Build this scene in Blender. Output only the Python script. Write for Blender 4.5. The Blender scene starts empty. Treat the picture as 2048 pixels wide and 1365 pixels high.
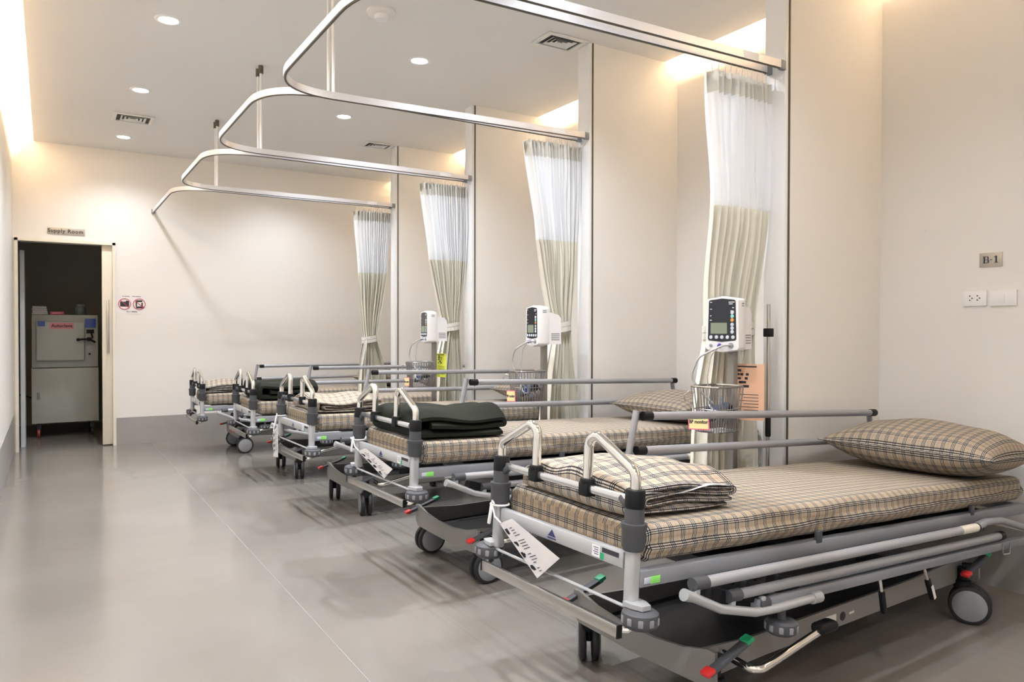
import bpy, bmesh, math, random
from mathutils import Vector, Matrix
random.seed(7)
SC = bpy.context.scene
COL = SC.collection
PI = math.pi

# ------------------------------------------------------------------ materials
def srgb(r, g, b):
    f = lambda c: (c / 255 / 12.92) if c <= 10 else ((c / 255 + .055) / 1.055) ** 2.4
    return (f(r), f(g), f(b), 1)

def mat(name, col, rough=.5, metal=0., spec=.5, emit=None, estr=0., coat=0., bump=0., bscale=200., var=0., vscale=3.):
    m = bpy.data.materials.new(name); m.use_nodes = True
    nt = m.node_tree; b = nt.nodes['Principled BSDF']
    if len(col) == 3: col = (*col, 1)
    b.inputs['Base Color'].default_value = col
    b.inputs['Roughness'].default_value = rough
    b.inputs['Metallic'].default_value = metal
    b.inputs['Specular IOR Level'].default_value = spec
    b.inputs['Coat Weight'].default_value = coat
    if emit:
        b.inputs['Emission Color'].default_value = (*emit[:3], 1); b.inputs['Emission Strength'].default_value = estr
    tc = nt.nodes.new('ShaderNodeTexCoord')
    if var:
        n = nt.nodes.new('ShaderNodeTexNoise'); n.inputs['Scale'].default_value = vscale; n.inputs['Detail'].default_value = 5
        nt.links.new(tc.outputs['Object'], n.inputs['Vector'])
        r = nt.nodes.new('ShaderNodeValToRGB')
        r.color_ramp.elements[0].position = .3; r.color_ramp.elements[1].position = .7
        r.color_ramp.elements[0].color = tuple(c * (1 - var) for c in col[:3]) + (1,)
        r.color_ramp.elements[1].color = tuple(min(1, c * (1 + var)) for c in col[:3]) + (1,)
        nt.links.new(n.outputs['Fac'], r.inputs['Fac']); nt.links.new(r.outputs['Color'], b.inputs['Base Color'])
    if bump:
        n2 = nt.nodes.new('ShaderNodeTexNoise'); n2.inputs['Scale'].default_value = bscale
        nt.links.new(tc.outputs['Object'], n2.inputs['Vector'])
        bp = nt.nodes.new('ShaderNodeBump'); bp.inputs['Strength'].default_value = bump; bp.inputs['Distance'].default_value = .002
        nt.links.new(n2.outputs['Fac'], bp.inputs['Height']); nt.links.new(bp.outputs['Normal'], b.inputs['Normal'])
    return m

def plaid(name, base, pu=.045, pv=.041, dark=(.05, .05, .07), red=(.62, .3, .2), k=1.):
    m = bpy.data.materials.new(name); m.use_nodes = True
    nt = m.node_tree; b = nt.nodes['Principled BSDF']; b.inputs['Roughness'].default_value = .9
    b.inputs['Specular IOR Level'].default_value = .15
    uv = nt.nodes.new('ShaderNodeUVMap'); uv.uv_map = 'UVMap'
    sp = nt.nodes.new('ShaderNodeSeparateXYZ'); nt.links.new(uv.outputs['UV'], sp.inputs[0])
    outs = []
    for ch, p in (('X', pu), ('Y', pv)):
        d = nt.nodes.new('ShaderNodeMath'); d.operation = 'DIVIDE'; d.inputs[1].default_value = p
        f = nt.nodes.new('ShaderNodeMath'); f.operation = 'FRACT'
        nt.links.new(sp.outputs[ch], d.inputs[0]); nt.links.new(d.outputs[0], f.inputs[0])
        r = nt.nodes.new('ShaderNodeValToRGB'); cr = r.color_ramp; cr.interpolation = 'CONSTANT'
        W = (1, 1, .98, 1); Bc = (base[0] ** .5, base[1] ** .5, base[2] ** .5, 1)
        D = tuple(.22 * x + c * .78 * .5 for x, c in zip((.1, .1, .13), dark)) + (1,)
        D = tuple(.05 + .9 * c for c in dark) + (1,)
        seq = [(0, D), (.065, W), (.135, D), (.20, W), (.27, D), (.335, Bc), (.64, (.80, .60, .46, 1)), (.695, Bc)]
        cr.elements[0].position = 0; cr.elements[0].color = seq[0][1]
        cr.elements[1].position = seq[1][0]; cr.elements[1].color = seq[1][1]
        for pos, c in seq[2:]:
            e = cr.elements.new(pos); e.color = c
        nt.links.new(f.outputs[0], r.inputs['Fac']); outs.append(r)
    mx = nt.nodes.new('ShaderNodeMix'); mx.data_type = 'RGBA'; mx.blend_type = 'MULTIPLY'; mx.inputs['Factor'].default_value = .0
    mx.inputs['Factor'].default_value = 1
    nt.links.new(outs[0].outputs[0], mx.inputs['A']); nt.links.new(outs[1].outputs[0], mx.inputs['B'])
    g = nt.nodes.new('ShaderNodeMix'); g.data_type = 'RGBA'; g.blend_type = 'MULTIPLY'; g.inputs['Factor'].default_value = 1
    g.inputs['B'].default_value = (k, k * .97, k * .93, 1)
    nt.links.new(mx.outputs['Result'], g.inputs['A']); nt.links.new(g.outputs['Result'], b.inputs['Base Color'])
    n = nt.nodes.new('ShaderNodeTexNoise'); n.inputs['Scale'].default_value = 14; n.inputs['Detail'].default_value = 3
    tc = nt.nodes.new('ShaderNodeTexCoord'); nt.links.new(tc.outputs['Object'], n.inputs['Vector'])
    bp = nt.nodes.new('ShaderNodeBump'); bp.inputs['Strength'].default_value = .35; bp.inputs['Distance'].default_value = .008
    nt.links.new(n.outputs['Fac'], bp.inputs['Height']); nt.links.new(bp.outputs['Normal'], b.inputs['Normal'])
    return m

M = {}
M['wall'] = mat('wall_paint', (.80, .785, .755), .55, spec=.3, bump=.05, bscale=300)
M['wall_head'] = mat('head_wall_paint', (.79, .775, .75), .55, spec=.3, bump=.05, bscale=300)
M['ceiling'] = mat('ceiling_paint', (.78, .77, .75), .8, spec=.2)
M['capwhite'] = mat('white_laminate', (.84, .85, .86), .35)
M['seam'] = mat('dark_seam', (.10, .085, .06), .5)
M['base'] = mat('grey_vinyl_skirting', (.36, .35, .335), .4, var=.05, vscale=5)
M['frame'] = mat('cream_enamel', (.82, .78, .68), .35)
M['door'] = mat('cream_door_laminate', (.78, .73, .62), .35)
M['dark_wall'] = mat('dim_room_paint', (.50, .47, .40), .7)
M['steel'] = mat('brushed_stainless', (.60, .585, .56), .28, 1.)
M['steelbright'] = mat('polished_bar', (.80, .80, .79), .2, .9)
M['plate'] = mat('etched_steel_plate', (.50, .47, .42), .5, .6)
M['wire'] = mat('chromed_wire', (.38, .37, .36), .3, .9)
M['polesteel'] = mat('satin_pole_steel', (.27, .26, .24), .35, .6)
M['tagpaper'] = mat('laminated_tag', (.62, .605, .61), .4)
M['chrome'] = mat('chrome', (.86, .84, .80), .08, 1.)
M['alu'] = mat('anodised_aluminium', (.74, .74, .76), .32, .55)
M['silver'] = mat('silver_paint', (.50, .515, .535), .34, .4)
M['tubealu'] = mat('satin_rail_tube', (.40, .415, .45), .36, .35)
M['railgrey'] = mat('grey_rail_tube', (.34, .35, .375), .40, .35)
M['slate'] = mat('slate_grey_paint', (.255, .27, .30), .42, .15)
M['basegrey'] = mat('grey_base_paint', (.27, .265, .255), .4, .3)
M['black'] = mat('black_plastic', (.008, .008, .009), .5, spec=.25)
M['darkmetal'] = mat('dark_underframe', (.045, .046, .05), .5, .3)
M['greyplastic'] = mat('grey_plastic', (.070, .073, .082), .5, spec=.35)
M['padgrey'] = mat('roller_pad_grey', (.24, .24, .26), .5)
M['rubber'] = mat('black_rubber', (.02, .02, .022), .55)
M['hub'] = mat('grey_hub', (.26, .27, .29), .45)
M['hublight'] = mat('pale_hub', (.55, .53, .5), .45)
M['red'] = mat('red_plastic', (.62, .03, .03), .4)
M['green'] = mat('green_plastic', (.02, .32, .15), .4)
M['lime'] = mat('lime_sticker', (.25, .75, .15), .5)
M['white'] = mat('white_plastic', (.82, .82, .83), .35)
M['paper'] = mat('white_paper', (.80, .77, .77), .6)
M['ink'] = mat('ink', (.03, .03, .04), .6)
M['navy'] = mat('navy_ink', (.02, .03, .12), .5)
M['redink'] = mat('red_ink', (.55, .05, .08), .5)
M['string'] = mat('white_string', (.85, .84, .82), .8)
M['plaid'] = plaid('plaid_sheet', (.64, .575, .47), k=.60)
M['plaid_pillow'] = plaid('plaid_pillowcase', (.64, .575, .47), .041, .041, k=.56)
M['plaid_blanket'] = plaid('plaid_blanket_cloth', (.70, .63, .53), .047, .047, k=.64)
M['plaid_pale'] = plaid('pale_plaid_cloth', (.82, .73, .60), .045, .045, dark=(.30, .25, .22), k=.50)
M['quilt'] = mat('dark_green_quilt', (.013, .0155, .0095), .8, spec=.2, bump=.6, bscale=35)
M['maroon'] = mat('maroon_lining', (.07, .02, .025), .8)
M['lining'] = mat('white_lining', (.75, .74, .74), .85)
M['seamweld'] = mat('floor_weld', (.33, .32, .30), .3)
M['drape'] = mat('beige_curtain_cloth', (.80, .78, .69), .85, spec=.15)
M['header'] = mat('curtain_header_tape', (.70, .69, .64), .85, spec=.15)
M['lampglow'] = mat('lamp_glow', (1, 1, 1), .5, emit=(.97, .97, 1.), estr=14)
M['covetube'] = mat('warm_tube', (1, .9, .7), .5, emit=(1., .72, .40), estr=6)
M['ventgrey'] = mat('vent_enamel', (.74, .74, .71), .45)
M['ventdark'] = mat('vent_shadow', (.05, .05, .045), .8)
M['screen'] = mat('monitor_face', (.018, .02, .028), .22)
M['lcd'] = mat('lcd_glass', (.22, .27, .20), .25)
M['button'] = mat('button_grey', (.55, .60, .66), .4)
M['buttong'] = mat('button_teal', (.30, .70, .62), .4)
M['buttono'] = mat('button_orange', (.75, .33, .08), .4)
M['violet'] = mat('violet_plug', (.07, .03, .30), .4)
M['hose'] = mat('grey_hose', (.42, .42, .41), .45)
M['cuff'] = mat('navy_cuff', (.035, .045, .075), .8)
M['cuffgrey'] = mat('blue_grey_cuff', (.22, .26, .32), .8)
M['bluecable'] = mat('blue_cable', (.02, .06, .40), .4)
M['labelyellow'] = mat('yellow_label', (.90, .78, .38), .5)
M['labelpink'] = mat('pink_border', (.78, .16, .28), .5)
M['peach'] = mat('peach_paper', (.80, .50, .34), .6)
M['yellowpaper'] = mat('neon_yellow_paper', (.76, .83, .10), .6)
M['sterile'] = mat('autoclave_enamel', (.50, .53, .50), .4)
M['sterile2'] = mat('autoclave_door_enamel', (.58, .61, .58), .35)
M['pink'] = mat('pink_label', (.85, .35, .42), .5)
M['bluelabel'] = mat('blue_label', (.08, .14, .55), .4)
M['glassdark'] = mat('jar_glass', (.18, .22, .23), .1)
M['palepanel'] = mat('pale_blue_panel', (.62, .67, .72), .5)
M['warnred'] = mat('indicator_red', (.45, .08, .05), .5)

def curtain_mesh_mat():
    m = bpy.data.materials.new('white_mesh_net'); m.use_nodes = True
    nt = m.node_tree; nt.nodes.clear()
    o = nt.nodes.new('ShaderNodeOutputMaterial'); d = nt.nodes.new('ShaderNodeBsdfDiffuse'); d.inputs[0].default_value = (.94, .95, .96, 1)
    t = nt.nodes.new('ShaderNodeBsdfTranslucent'); t.inputs[0].default_value = (.94, .95, .96, 1)
    p = nt.nodes.new('ShaderNodeBsdfTransparent')
    a = nt.nodes.new('ShaderNodeMixShader'); a.inputs[0].default_value = .28
    c = nt.nodes.new('ShaderNodeMixShader'); c.inputs[0].default_value = .07
    nt.links.new(d.outputs[0], a.inputs[1]); nt.links.new(t.outputs[0], a.inputs[2])
    nt.links.new(a.outputs[0], c.inputs[1]); nt.links.new(p.outputs[0], c.inputs[2]); nt.links.new(c.outputs[0], o.inputs[0])
    return m
M['net'] = curtain_mesh_mat()

def floor_mat():
    m = bpy.data.materials.new('grey_vinyl_floor'); m.use_nodes = True
    nt = m.node_tree; b = nt.nodes['Principled BSDF']; L = nt.links.new
    tc = nt.nodes.new('ShaderNodeTexCoord')
    n = nt.nodes.new('ShaderNodeTexNoise'); n.inputs['Scale'].default_value = 1.1; n.inputs['Detail'].default_value = 6
    L(tc.outputs['Object'], n.inputs['Vector'])
    r = nt.nodes.new('ShaderNodeValToRGB'); e = r.color_ramp.elements
    e[0].position = .3; e[0].color = (.20, .187, .167, 1); e[1].position = .7; e[1].color = (.235, .222, .203, 1)
    L(n.outputs['Fac'], r.inputs['Fac'])
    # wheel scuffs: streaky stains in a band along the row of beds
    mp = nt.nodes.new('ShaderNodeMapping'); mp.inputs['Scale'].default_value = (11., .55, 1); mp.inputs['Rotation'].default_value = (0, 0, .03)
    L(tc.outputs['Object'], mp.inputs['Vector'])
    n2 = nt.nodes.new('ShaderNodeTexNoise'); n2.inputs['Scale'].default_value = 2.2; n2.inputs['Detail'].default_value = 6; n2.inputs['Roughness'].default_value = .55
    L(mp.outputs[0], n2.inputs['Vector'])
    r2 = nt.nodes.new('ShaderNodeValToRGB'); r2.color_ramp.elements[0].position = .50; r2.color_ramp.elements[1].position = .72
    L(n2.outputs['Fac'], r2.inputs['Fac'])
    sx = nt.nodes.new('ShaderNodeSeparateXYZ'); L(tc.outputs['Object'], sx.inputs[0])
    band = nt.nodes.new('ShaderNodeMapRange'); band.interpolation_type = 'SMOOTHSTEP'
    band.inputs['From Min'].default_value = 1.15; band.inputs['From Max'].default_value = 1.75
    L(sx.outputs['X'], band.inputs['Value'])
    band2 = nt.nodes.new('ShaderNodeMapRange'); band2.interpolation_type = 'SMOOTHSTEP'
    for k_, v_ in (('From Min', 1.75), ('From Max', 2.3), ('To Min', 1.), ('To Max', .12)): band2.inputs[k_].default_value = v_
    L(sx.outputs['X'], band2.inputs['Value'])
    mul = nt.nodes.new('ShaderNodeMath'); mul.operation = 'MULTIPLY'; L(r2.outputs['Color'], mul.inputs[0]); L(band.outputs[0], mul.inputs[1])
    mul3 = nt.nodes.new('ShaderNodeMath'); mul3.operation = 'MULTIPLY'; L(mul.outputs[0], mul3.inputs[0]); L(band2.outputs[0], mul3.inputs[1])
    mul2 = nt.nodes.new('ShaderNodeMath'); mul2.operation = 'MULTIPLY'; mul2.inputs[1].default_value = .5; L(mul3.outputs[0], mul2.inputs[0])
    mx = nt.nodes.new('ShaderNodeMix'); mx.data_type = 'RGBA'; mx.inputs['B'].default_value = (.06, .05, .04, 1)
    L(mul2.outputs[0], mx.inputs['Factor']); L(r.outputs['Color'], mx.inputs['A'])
    sp = nt.nodes.new('ShaderNodeTexNoise'); sp.inputs['Scale'].default_value = 260; L(tc.outputs['Object'], sp.inputs['Vector'])
    sr = nt.nodes.new('ShaderNodeMapRange'); sr.inputs['To Min'].default_value = .93; sr.inputs['To Max'].default_value = 1.07
    L(sp.outputs['Fac'], sr.inputs['Value'])
    m2 = nt.nodes.new('ShaderNodeMix'); m2.data_type = 'RGBA'; m2.blend_type = 'MULTIPLY'; m2.inputs['Factor'].default_value = 1
    L(mx.outputs['Result'], m2.inputs['A']); L(sr.outputs[0], m2.inputs['B'])
    L(m2.outputs['Result'], b.inputs['Base Color'])
    rr = nt.nodes.new('ShaderNodeMapRange'); rr.inputs['To Min'].default_value = .11; rr.inputs['To Max'].default_value = .21
    L(n.outputs['Fac'], rr.inputs['Value']); L(rr.outputs[0], b.inputs['Roughness'])
    b.inputs['Specular IOR Level'].default_value = .55
    return m
M['floor'] = floor_mat()

# ------------------------------------------------------------------ mesh builder
def fillet(pts, r, n=6):
    pts = [Vector(p) for p in pts]; out = [pts[0]]
    for i in range(1, len(pts) - 1):
        a, b, c = pts[i - 1], pts[i], pts[i + 1]
        d1, d2 = (a - b), (c - b); l1, l2 = d1.length, d2.length; d1.normalize(); d2.normalize()
        ang = d1.angle(d2, 0)
        if ang > PI - .03 or ang < .02: out.append(b); continue
        t = min(r / math.tan(ang / 2), l1 * .48, l2 * .48)
        p0, p1 = b + d1 * t, b + d2 * t
        for k in range(n + 1):
            s = k / n
            out.append(p0 * (1 - s) ** 2 + b * 2 * s * (1 - s) + p1 * s * s)
    out.append(pts[-1]); return out

class G:
    def __init__(s): s.v = []; s.f = []; s.uv = {}
    def add(s, vs, fs, uvs=None):
        o = len(s.v); s.v += [tuple(v) for v in vs]
        for i, f in enumerate(fs):
            if uvs: s.uv[len(s.f)] = uvs[i]
            s.f.append(tuple(o + k for k in f))
        return s
    def box(s, x0, x1, y0, y1, z0, z1, bev=0., seg=2):
        x0, x1 = sorted((x0, x1)); y0, y1 = sorted((y0, y1)); z0, z1 = sorted((z0, z1))
        bm = bmesh.new(); r = bmesh.ops.create_cube(bm, size=1)
        for v in bm.verts: v.co = Vector(((x0 + x1) / 2 + v.co.x * (x1 - x0), (y0 + y1) / 2 + v.co.y * (y1 - y0), (z0 + z1) / 2 + v.co.z * (z1 - z0)))
        if bev:
            bmesh.ops.bevel(bm, geom=bm.edges[:], offset=min(bev, .48 * min(x1 - x0, y1 - y0, z1 - z0)), segments=seg, affect='EDGES', profile=.5)
        return s._bm(bm)
    def _bm(s, bm, mtx=None):
        bm.verts.ensure_lookup_table(); bm.verts.index_update()
        vs = [(mtx @ v.co if mtx else v.co)[:] for v in bm.verts]; fs = [[v.index for v in f.verts] for f in bm.faces]
        bm.free(); return s.add(vs, fs)
    def obox(s, c, size, rot, bev=0.):
        """oriented box: centre, size, 3x3/4x4 rotation"""
        bm = bmesh.new(); bmesh.ops.create_cube(bm, size=1)
        for v in bm.verts: v.co = Vector((v.co.x * size[0], v.co.y * size[1], v.co.z * size[2]))
        if bev: bmesh.ops.bevel(bm, geom=bm.edges[:], offset=min(bev, .48 * min(size)), segments=2, affect='EDGES', profile=.5)
        return s._bm(bm, Matrix.Translation(c) @ rot.to_4x4())
    def beam(s, p0, p1, w, h, up=(0, 0, 1), bev=0.):
        p0, p1 = Vector(p0), Vector(p1); d = (p1 - p0); L = d.length; d.normalize()
        sd = Vector(up).cross(d)
        if sd.length < 1e-4: sd = Vector((0, 1, 0)).cross(d)
        sd.normalize(); u = d.cross(sd)
        return s.obox((p0 + p1) / 2, (L, w, h), Matrix((d, sd, u)).transposed(), bev)
    def tube(s, pts, r, n=10, fil=0., cap=True, closed=False, fn=6):
        P = [Vector(p) for p in pts]
        if fil: P = fillet(P, fil, fn)
        Q = [P[0]]
        for p in P[1:]:
            if (p - Q[-1]).length > 1e-6: Q.append(p)
        P = Q; m = len(P)
        T = []
        for i in range(m):
            a = P[i - 1] if i or closed else P[i]; b = P[(i + 1) % m] if i < m - 1 or closed else P[i]
            T.append((b - a).normalized())
        up = Vector((0, 0, 1)) if abs(T[0].z) < .9 else Vector((1, 0, 0))
        N = up.cross(T[0]).normalized(); vs = []; fs = []
        for i in range(m):
            N = (N - T[i] * N.dot(T[i])).normalized(); B = T[i].cross(N)
            rr = r[i] if isinstance(r, (list, tuple)) else r
            for k in range(n):
                a = 2 * PI * k / n; vs.append(P[i] + (N * math.cos(a) + B * math.sin(a)) * rr)
        for i in range(m if closed else m - 1):
            j = (i + 1) % m
            for k in range(n): fs.append((i * n + k, i * n + (k + 1) % n, j * n + (k + 1) % n, j * n + k))
        if cap and not closed:
            fs.append(tuple(range(n))[::-1]); fs.append(tuple((m - 1) * n + k for k in range(n)))
        return s.add(vs, fs)
    def ribbon(s, pts, w, h, closed=False):
        """rectangular bar swept along a horizontal path"""
        P = [Vector(p) for p in pts]; m = len(P); vs = []; fs = []
        for i in range(m):
            a = P[max(i - 1, 0)]; b = P[min(i + 1, m - 1)]; t = (b - a).normalized(); sd = Vector((-t.y, t.x, 0))
            for (q, e) in ((-w / 2, -h / 2), (w / 2, -h / 2), (w / 2, h / 2), (-w / 2, h / 2)):
                vs.append(P[i] + sd * q + Vector((0, 0, e)))
        for i in range(m - 1):
            for k in range(4): fs.append((i * 4 + k, i * 4 + (k + 1) % 4, (i + 1) * 4 + (k + 1) % 4, (i + 1) * 4 + k))
        fs.append((3, 2, 1, 0)); fs.append(tuple((m - 1) * 4 + k for k in range(4)))
        return s.add(vs, fs)
    def lathe(s, prof, c=(0, 0, 0), axis='z', n=20):
        c = Vector(c); vs = []; fs = []; m = len(prof)
        for (r, z) in prof:
            for k in range(n):
                a = 2 * PI * k / n; x, y = r * math.cos(a), r * math.sin(a)
                vs.append(c + Vector({'z': (x, y, z), 'y': (x, z, -y), 'x': (z, x, y)}[axis]))
        for i in range(m - 1):
            for k in range(n): fs.append((i * n + k, i * n + (k + 1) % n, (i + 1) * n + (k + 1) % n, (i + 1) * n + k))
        fs.append(tuple(range(n))[::-1]); fs.append(tuple((m - 1) * n + k for k in range(n)))
        return s.add(vs, fs)
    def prism(s, poly, axis, a0, a1):
        """poly: 2D points in the two other axes (in xyz order) extruded along axis"""
        def P(p, a): return {'x': (a, p[0], p[1]), 'y': (p[0], a, p[1]), 'z': (p[0], p[1], a)}[axis]
        n = len(poly); vs = [P(p, a0) for p in poly] + [P(p, a1) for p in poly]
        fs = [tuple(range(n))[::-1], tuple(range(n, 2 * n))] + [(i, (i + 1) % n, n + (i + 1) % n, n + i) for i in range(n)]
        return s.add(vs, fs)
    def quad(s, a, b, c, d): return s.add([a, b, c, d], [(0, 1, 2, 3)])
    def grid(s, fn, nu, nv, uvf=None, wrapu=False):
        vs = [fn(i / nu, j / nv) for j in range(nv + 1) for i in range(nu + 1)]
        fs = []; uvs = []
        for j in range(nv):
            for i in range(nu):
                fs.append((j * (nu + 1) + i, j * (nu + 1) + i + 1, (j + 1) * (nu + 1) + i + 1, (j + 1) * (nu + 1) + i))
                if uvf: uvs.append([uvf(i / nu, j / nv), uvf((i + 1) / nu, j / nv), uvf((i + 1) / nu, (j + 1) / nv), uvf(i / nu, (j + 1) / nv)])
        return s.add(vs, fs, uvs or None)
    def xform(s, mtx): s.v = [tuple(mtx @ Vector(v)) for v in s.v]; return s
    def build(s, name, m, parent=None, angle=40, fix=True, mats=None):
        me = bpy.data.meshes.new(name); me.from_pydata(s.v, [], s.f); me.update()
        if fix:
            bm = bmesh.new(); bm.from_mesh(me); bmesh.ops.recalc_face_normals(bm, faces=bm.faces[:]); bm.to_mesh(me); bm.free()
        for p in me.polygons: p.use_smooth = True
        me.set_sharp_from_angle(angle=math.radians(angle))
        me.materials.append(M[m])
        if m.startswith('plaid'):
            ul = me.uv_layers.new(name='UVMap')
            for p in me.polygons:
                n = p.normal; ax = max(range(3), key=lambda k: abs(n[k]))
                for li in p.loop_indices:
                    co = me.vertices[me.loops[li].vertex_index].co
                    if p.index in s.uv and not fix:
                        k = list(p.loop_indices).index(li); ul.data[li].uv = s.uv[p.index][k]
                    else:
                        ul.data[li].uv = {0: (co.y, co.z + .016), 1: (co.x, co.z + .016), 2: (co.x, co.y)}[ax]
        o = bpy.data.objects.new(name, me); COL.objects.link(o)
        if parent: o.parent = parent
        return o

def thing(name, label, cat, loc=(0, 0, 0), rz=0, group=None):
    o = bpy.data.objects.new(name, None); COL.objects.link(o); o.empty_display_size = .1
    o.location = loc; o.rotation_euler = (0, 0, rz); o['label'] = label; o['category'] = cat
    if group: o['group'] = group
    return o
def tag(o, label, cat, group=None):
    o['label'] = label; o['category'] = cat
    if group: o['group'] = group
    return o
def struct(o): o['kind'] = 'structure'; return o
def copy_tree(o, parent=None):
    c = o.copy(); COL.objects.link(c)
    if parent: c.parent = parent
    for ch in list(o.children): copy_tree(ch, c)
    return c
def text(name, body, size, m, parent, mtx, bold=0., ext=.0004, spacing=1.):
    cu = bpy.data.curves.new(name, 'FONT'); cu.body = body; cu.size = size; cu.align_x = 'CENTER'; cu.align_y = 'CENTER'
    cu.extrude = ext; cu.offset = bold; cu.space_character = spacing; cu.resolution_u = 3
    t = bpy.data.objects.new(name, cu); COL.objects.link(t)
    bpy.context.view_layer.update()
    me = bpy.data.meshes.new_from_object(t.evaluated_get(bpy.context.evaluated_depsgraph_get()))
    bpy.data.objects.remove(t); me.materials.clear(); me.materials.append(M[m]); me.name = name
    me.transform(mtx)
    o = bpy.data.objects.new(name, me); COL.objects.link(o)
    if parent: o.parent = parent
    return o
# frames for writing: X -> reading direction, Y -> up, Z -> towards the reader
FACE_NEG_X = Matrix(((0, 0, -1), (-1, 0, 0), (0, 1, 0))).to_4x4()     # surface facing -x
FACE_NEG_Y = Matrix(((1, 0, 0), (0, 0, -1), (0, 1, 0))).to_4x4()      # surface facing -y

# ------------------------------------------------------------------ room numbers
XE, XW, XC = 3.012, 3.771, 3.646
FIN = [2.314, 3.827, 5.398, 6.998]; FT = .122
ZC, ZR = 3.074, 2.471
YB, XL, XCL = 8.739, -.295, -.112
Y0 = -2.6; ZT = 3.42

struct(G().box(XL, XW, Y0, YB + .12, -.1, 0).build('floor', 'floor'))
struct(G().box(-.9, 1.6, YB + .12, 11.2, -.1, 0).build('floor_supply', 'floor'))
seam = struct(G().box(.9225, .9255, Y0, YB - .02, 0, .0012).build('trim_1', 'seamweld'))
struct(G().box(XCL, XC, Y0, YB, ZC, ZC + .05).build('ceiling', 'ceiling'))
struct(G().box(XL - .1, XW + .1, Y0 - .1, YB + .12, ZT, ZT + .08).build('ceiling_upper', 'ceiling'))
struct(G().box(XL - .1, XL, Y0 - .1, YB + .12, 0, ZT).build('wall_left', 'wall'))
struct(G().box(XW, XW + .1, Y0 - .1, YB + .12, 0, ZT).build('wall_right', 'wall_head'))
struct(G().box(XL - .1, XW + .1, Y0 - .1, Y0, 0, ZT).build('wall_front', 'wall'))
DX0, DX1, DZ = -.262, .58, 2.095
g = G(); g.box(XL, DX0, YB, YB + .12, 0, DZ); g.box(XL, XW, YB, YB + .12, DZ, ZT); g.box(DX1, XW, YB, YB + .12, 0, DZ)
struct(g.build('wall_back', 'wall'))
# partitions between the bays
for i, y in enumerate(FIN):
    p = struct(G().box(XE, XW, y, y + FT, 0, ZT).build('wall_partition_%d' % (i + 1), 'wall'))
    struct(G().box(XE - .028, XE - .0005, y + .002, y + FT - .002, 0, ZC, .004).build('end_cap', 'capwhite', p))
    struct(G().box(XE - .0005, XE + .008, y - .0015, y + .01, 0, ZC).build('seam_strip', 'seam', p))
    g = G(); g.box(XE + .01, XW, y - .004, y, 0, .29); struct(g.build('skirting', 'base', p))
g = G(); g.box(XL, XL + .006, Y0, YB, 0, .365); struct(g.build('baseboard_left', 'base'))
g = G(); g.box(DX1 + .02, XW, YB - .006, YB, 0, .285); struct(g.build('baseboard_back', 'base'))
segs = [(Y0, FIN[0])] + [(FIN[k] + FT, FIN[k + 1] if k < 3 else YB - .006) for k in range(4)]
for k, (a, b) in enumerate(segs):
    struct(G().box(XW - .006, XW, a, b - .005, 0, .29).build('baseboard_right_%d' % (k + 1), 'base'))

# supply room beyond the door
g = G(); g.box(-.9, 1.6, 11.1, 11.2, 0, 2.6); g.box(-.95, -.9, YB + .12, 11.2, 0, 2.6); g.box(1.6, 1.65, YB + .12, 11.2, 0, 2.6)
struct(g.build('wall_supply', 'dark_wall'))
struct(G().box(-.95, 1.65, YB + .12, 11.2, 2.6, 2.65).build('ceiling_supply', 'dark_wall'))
struct(G().box(-.243, -.205, YB + .35, YB + .75, .0, 2.02).build('trim_2', 'palepanel'))
# door frame and sliding leaf
g = G(); g.box(DX0 - .016, DX0 + .012, YB - .02, YB + .125, 0, DZ + .015); g.box(DX1 - .012, DX1 + .016, YB - .02, YB + .125, 0, DZ + .015)
g.box(DX0 - .016, DX1 + .016, YB - .02, YB + .125, DZ - .012, DZ + .016)
struct(g.build('door_frame', 'frame'))
leaf = struct(G().box(.474, DX1 - .012, YB + .02, YB + .06, .012, DZ - .012, .003).build('door_1', 'door'))
g = G(); g.box(.515, .537, YB - .012, YB - .002, .965, 1.52, .004); g.box(.52, .532, YB - .004, YB + .022, 1.0, 1.015); g.box(.52, .532, YB - .004, YB + .022, 1.47, 1.485)
g.build('pull_handle', 'steel', leaf)
G().lathe([(.024, .0), (.024, .012), (.012, .015), (.012, .022)], (.528, YB + .0225, .905), 'y', 20).xform(Matrix.Identity(4)).build('key_lock', 'steel', leaf)
leaf.children[-1].matrix_basis = Matrix.Translation((0, -.022, 0))

# ------------------------------------------------------------------ signs on walls
def plate(name, lab, cat, x0, x1, z0, z1, m):
    t = thing(name, lab, cat, ((x0 + x1) / 2, YB, (z0 + z1) / 2))
    return t
t = thing('room_sign', 'brushed metal plate reading Supply Room above the door', 'sign', (.16, YB - .0035, 2.199))
G().box(-.163, .163, -.0035, .0035, -.034, .034, .001).build('plate', 'plate', t)
text('lettering', 'Supply Room', .052, 'ink', t, Matrix.Translation((-.006, -.0042, 0)) @ FACE_NEG_Y, .0012, spacing=1.12)
t = thing('notice_sign', 'white paper notice with two red prohibition circles beside the sliding door', 'notice', (.748, YB - .001, 1.478))
G().box(-.148, .148, -.001, .001, -.104, .104).build('sheet', 'paper', t)
def blurred_line(name, spans, z, h):      # lines of print too small to read in the photo
    g = G()
    for a, b in spans: g.box(a, b, -.0016, -.001, z - h, z + h)
    g.build(name, 'railgrey', t)
blurred_line('heading', [(-.09, -.074), (-.070, -.02), (.004, .03), (.034, .085)], .080, .0045)
blurred_line('caption', [(-.05, -.03), (-.024, -.014), (-.004, .05)], -.080, .0075)
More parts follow.
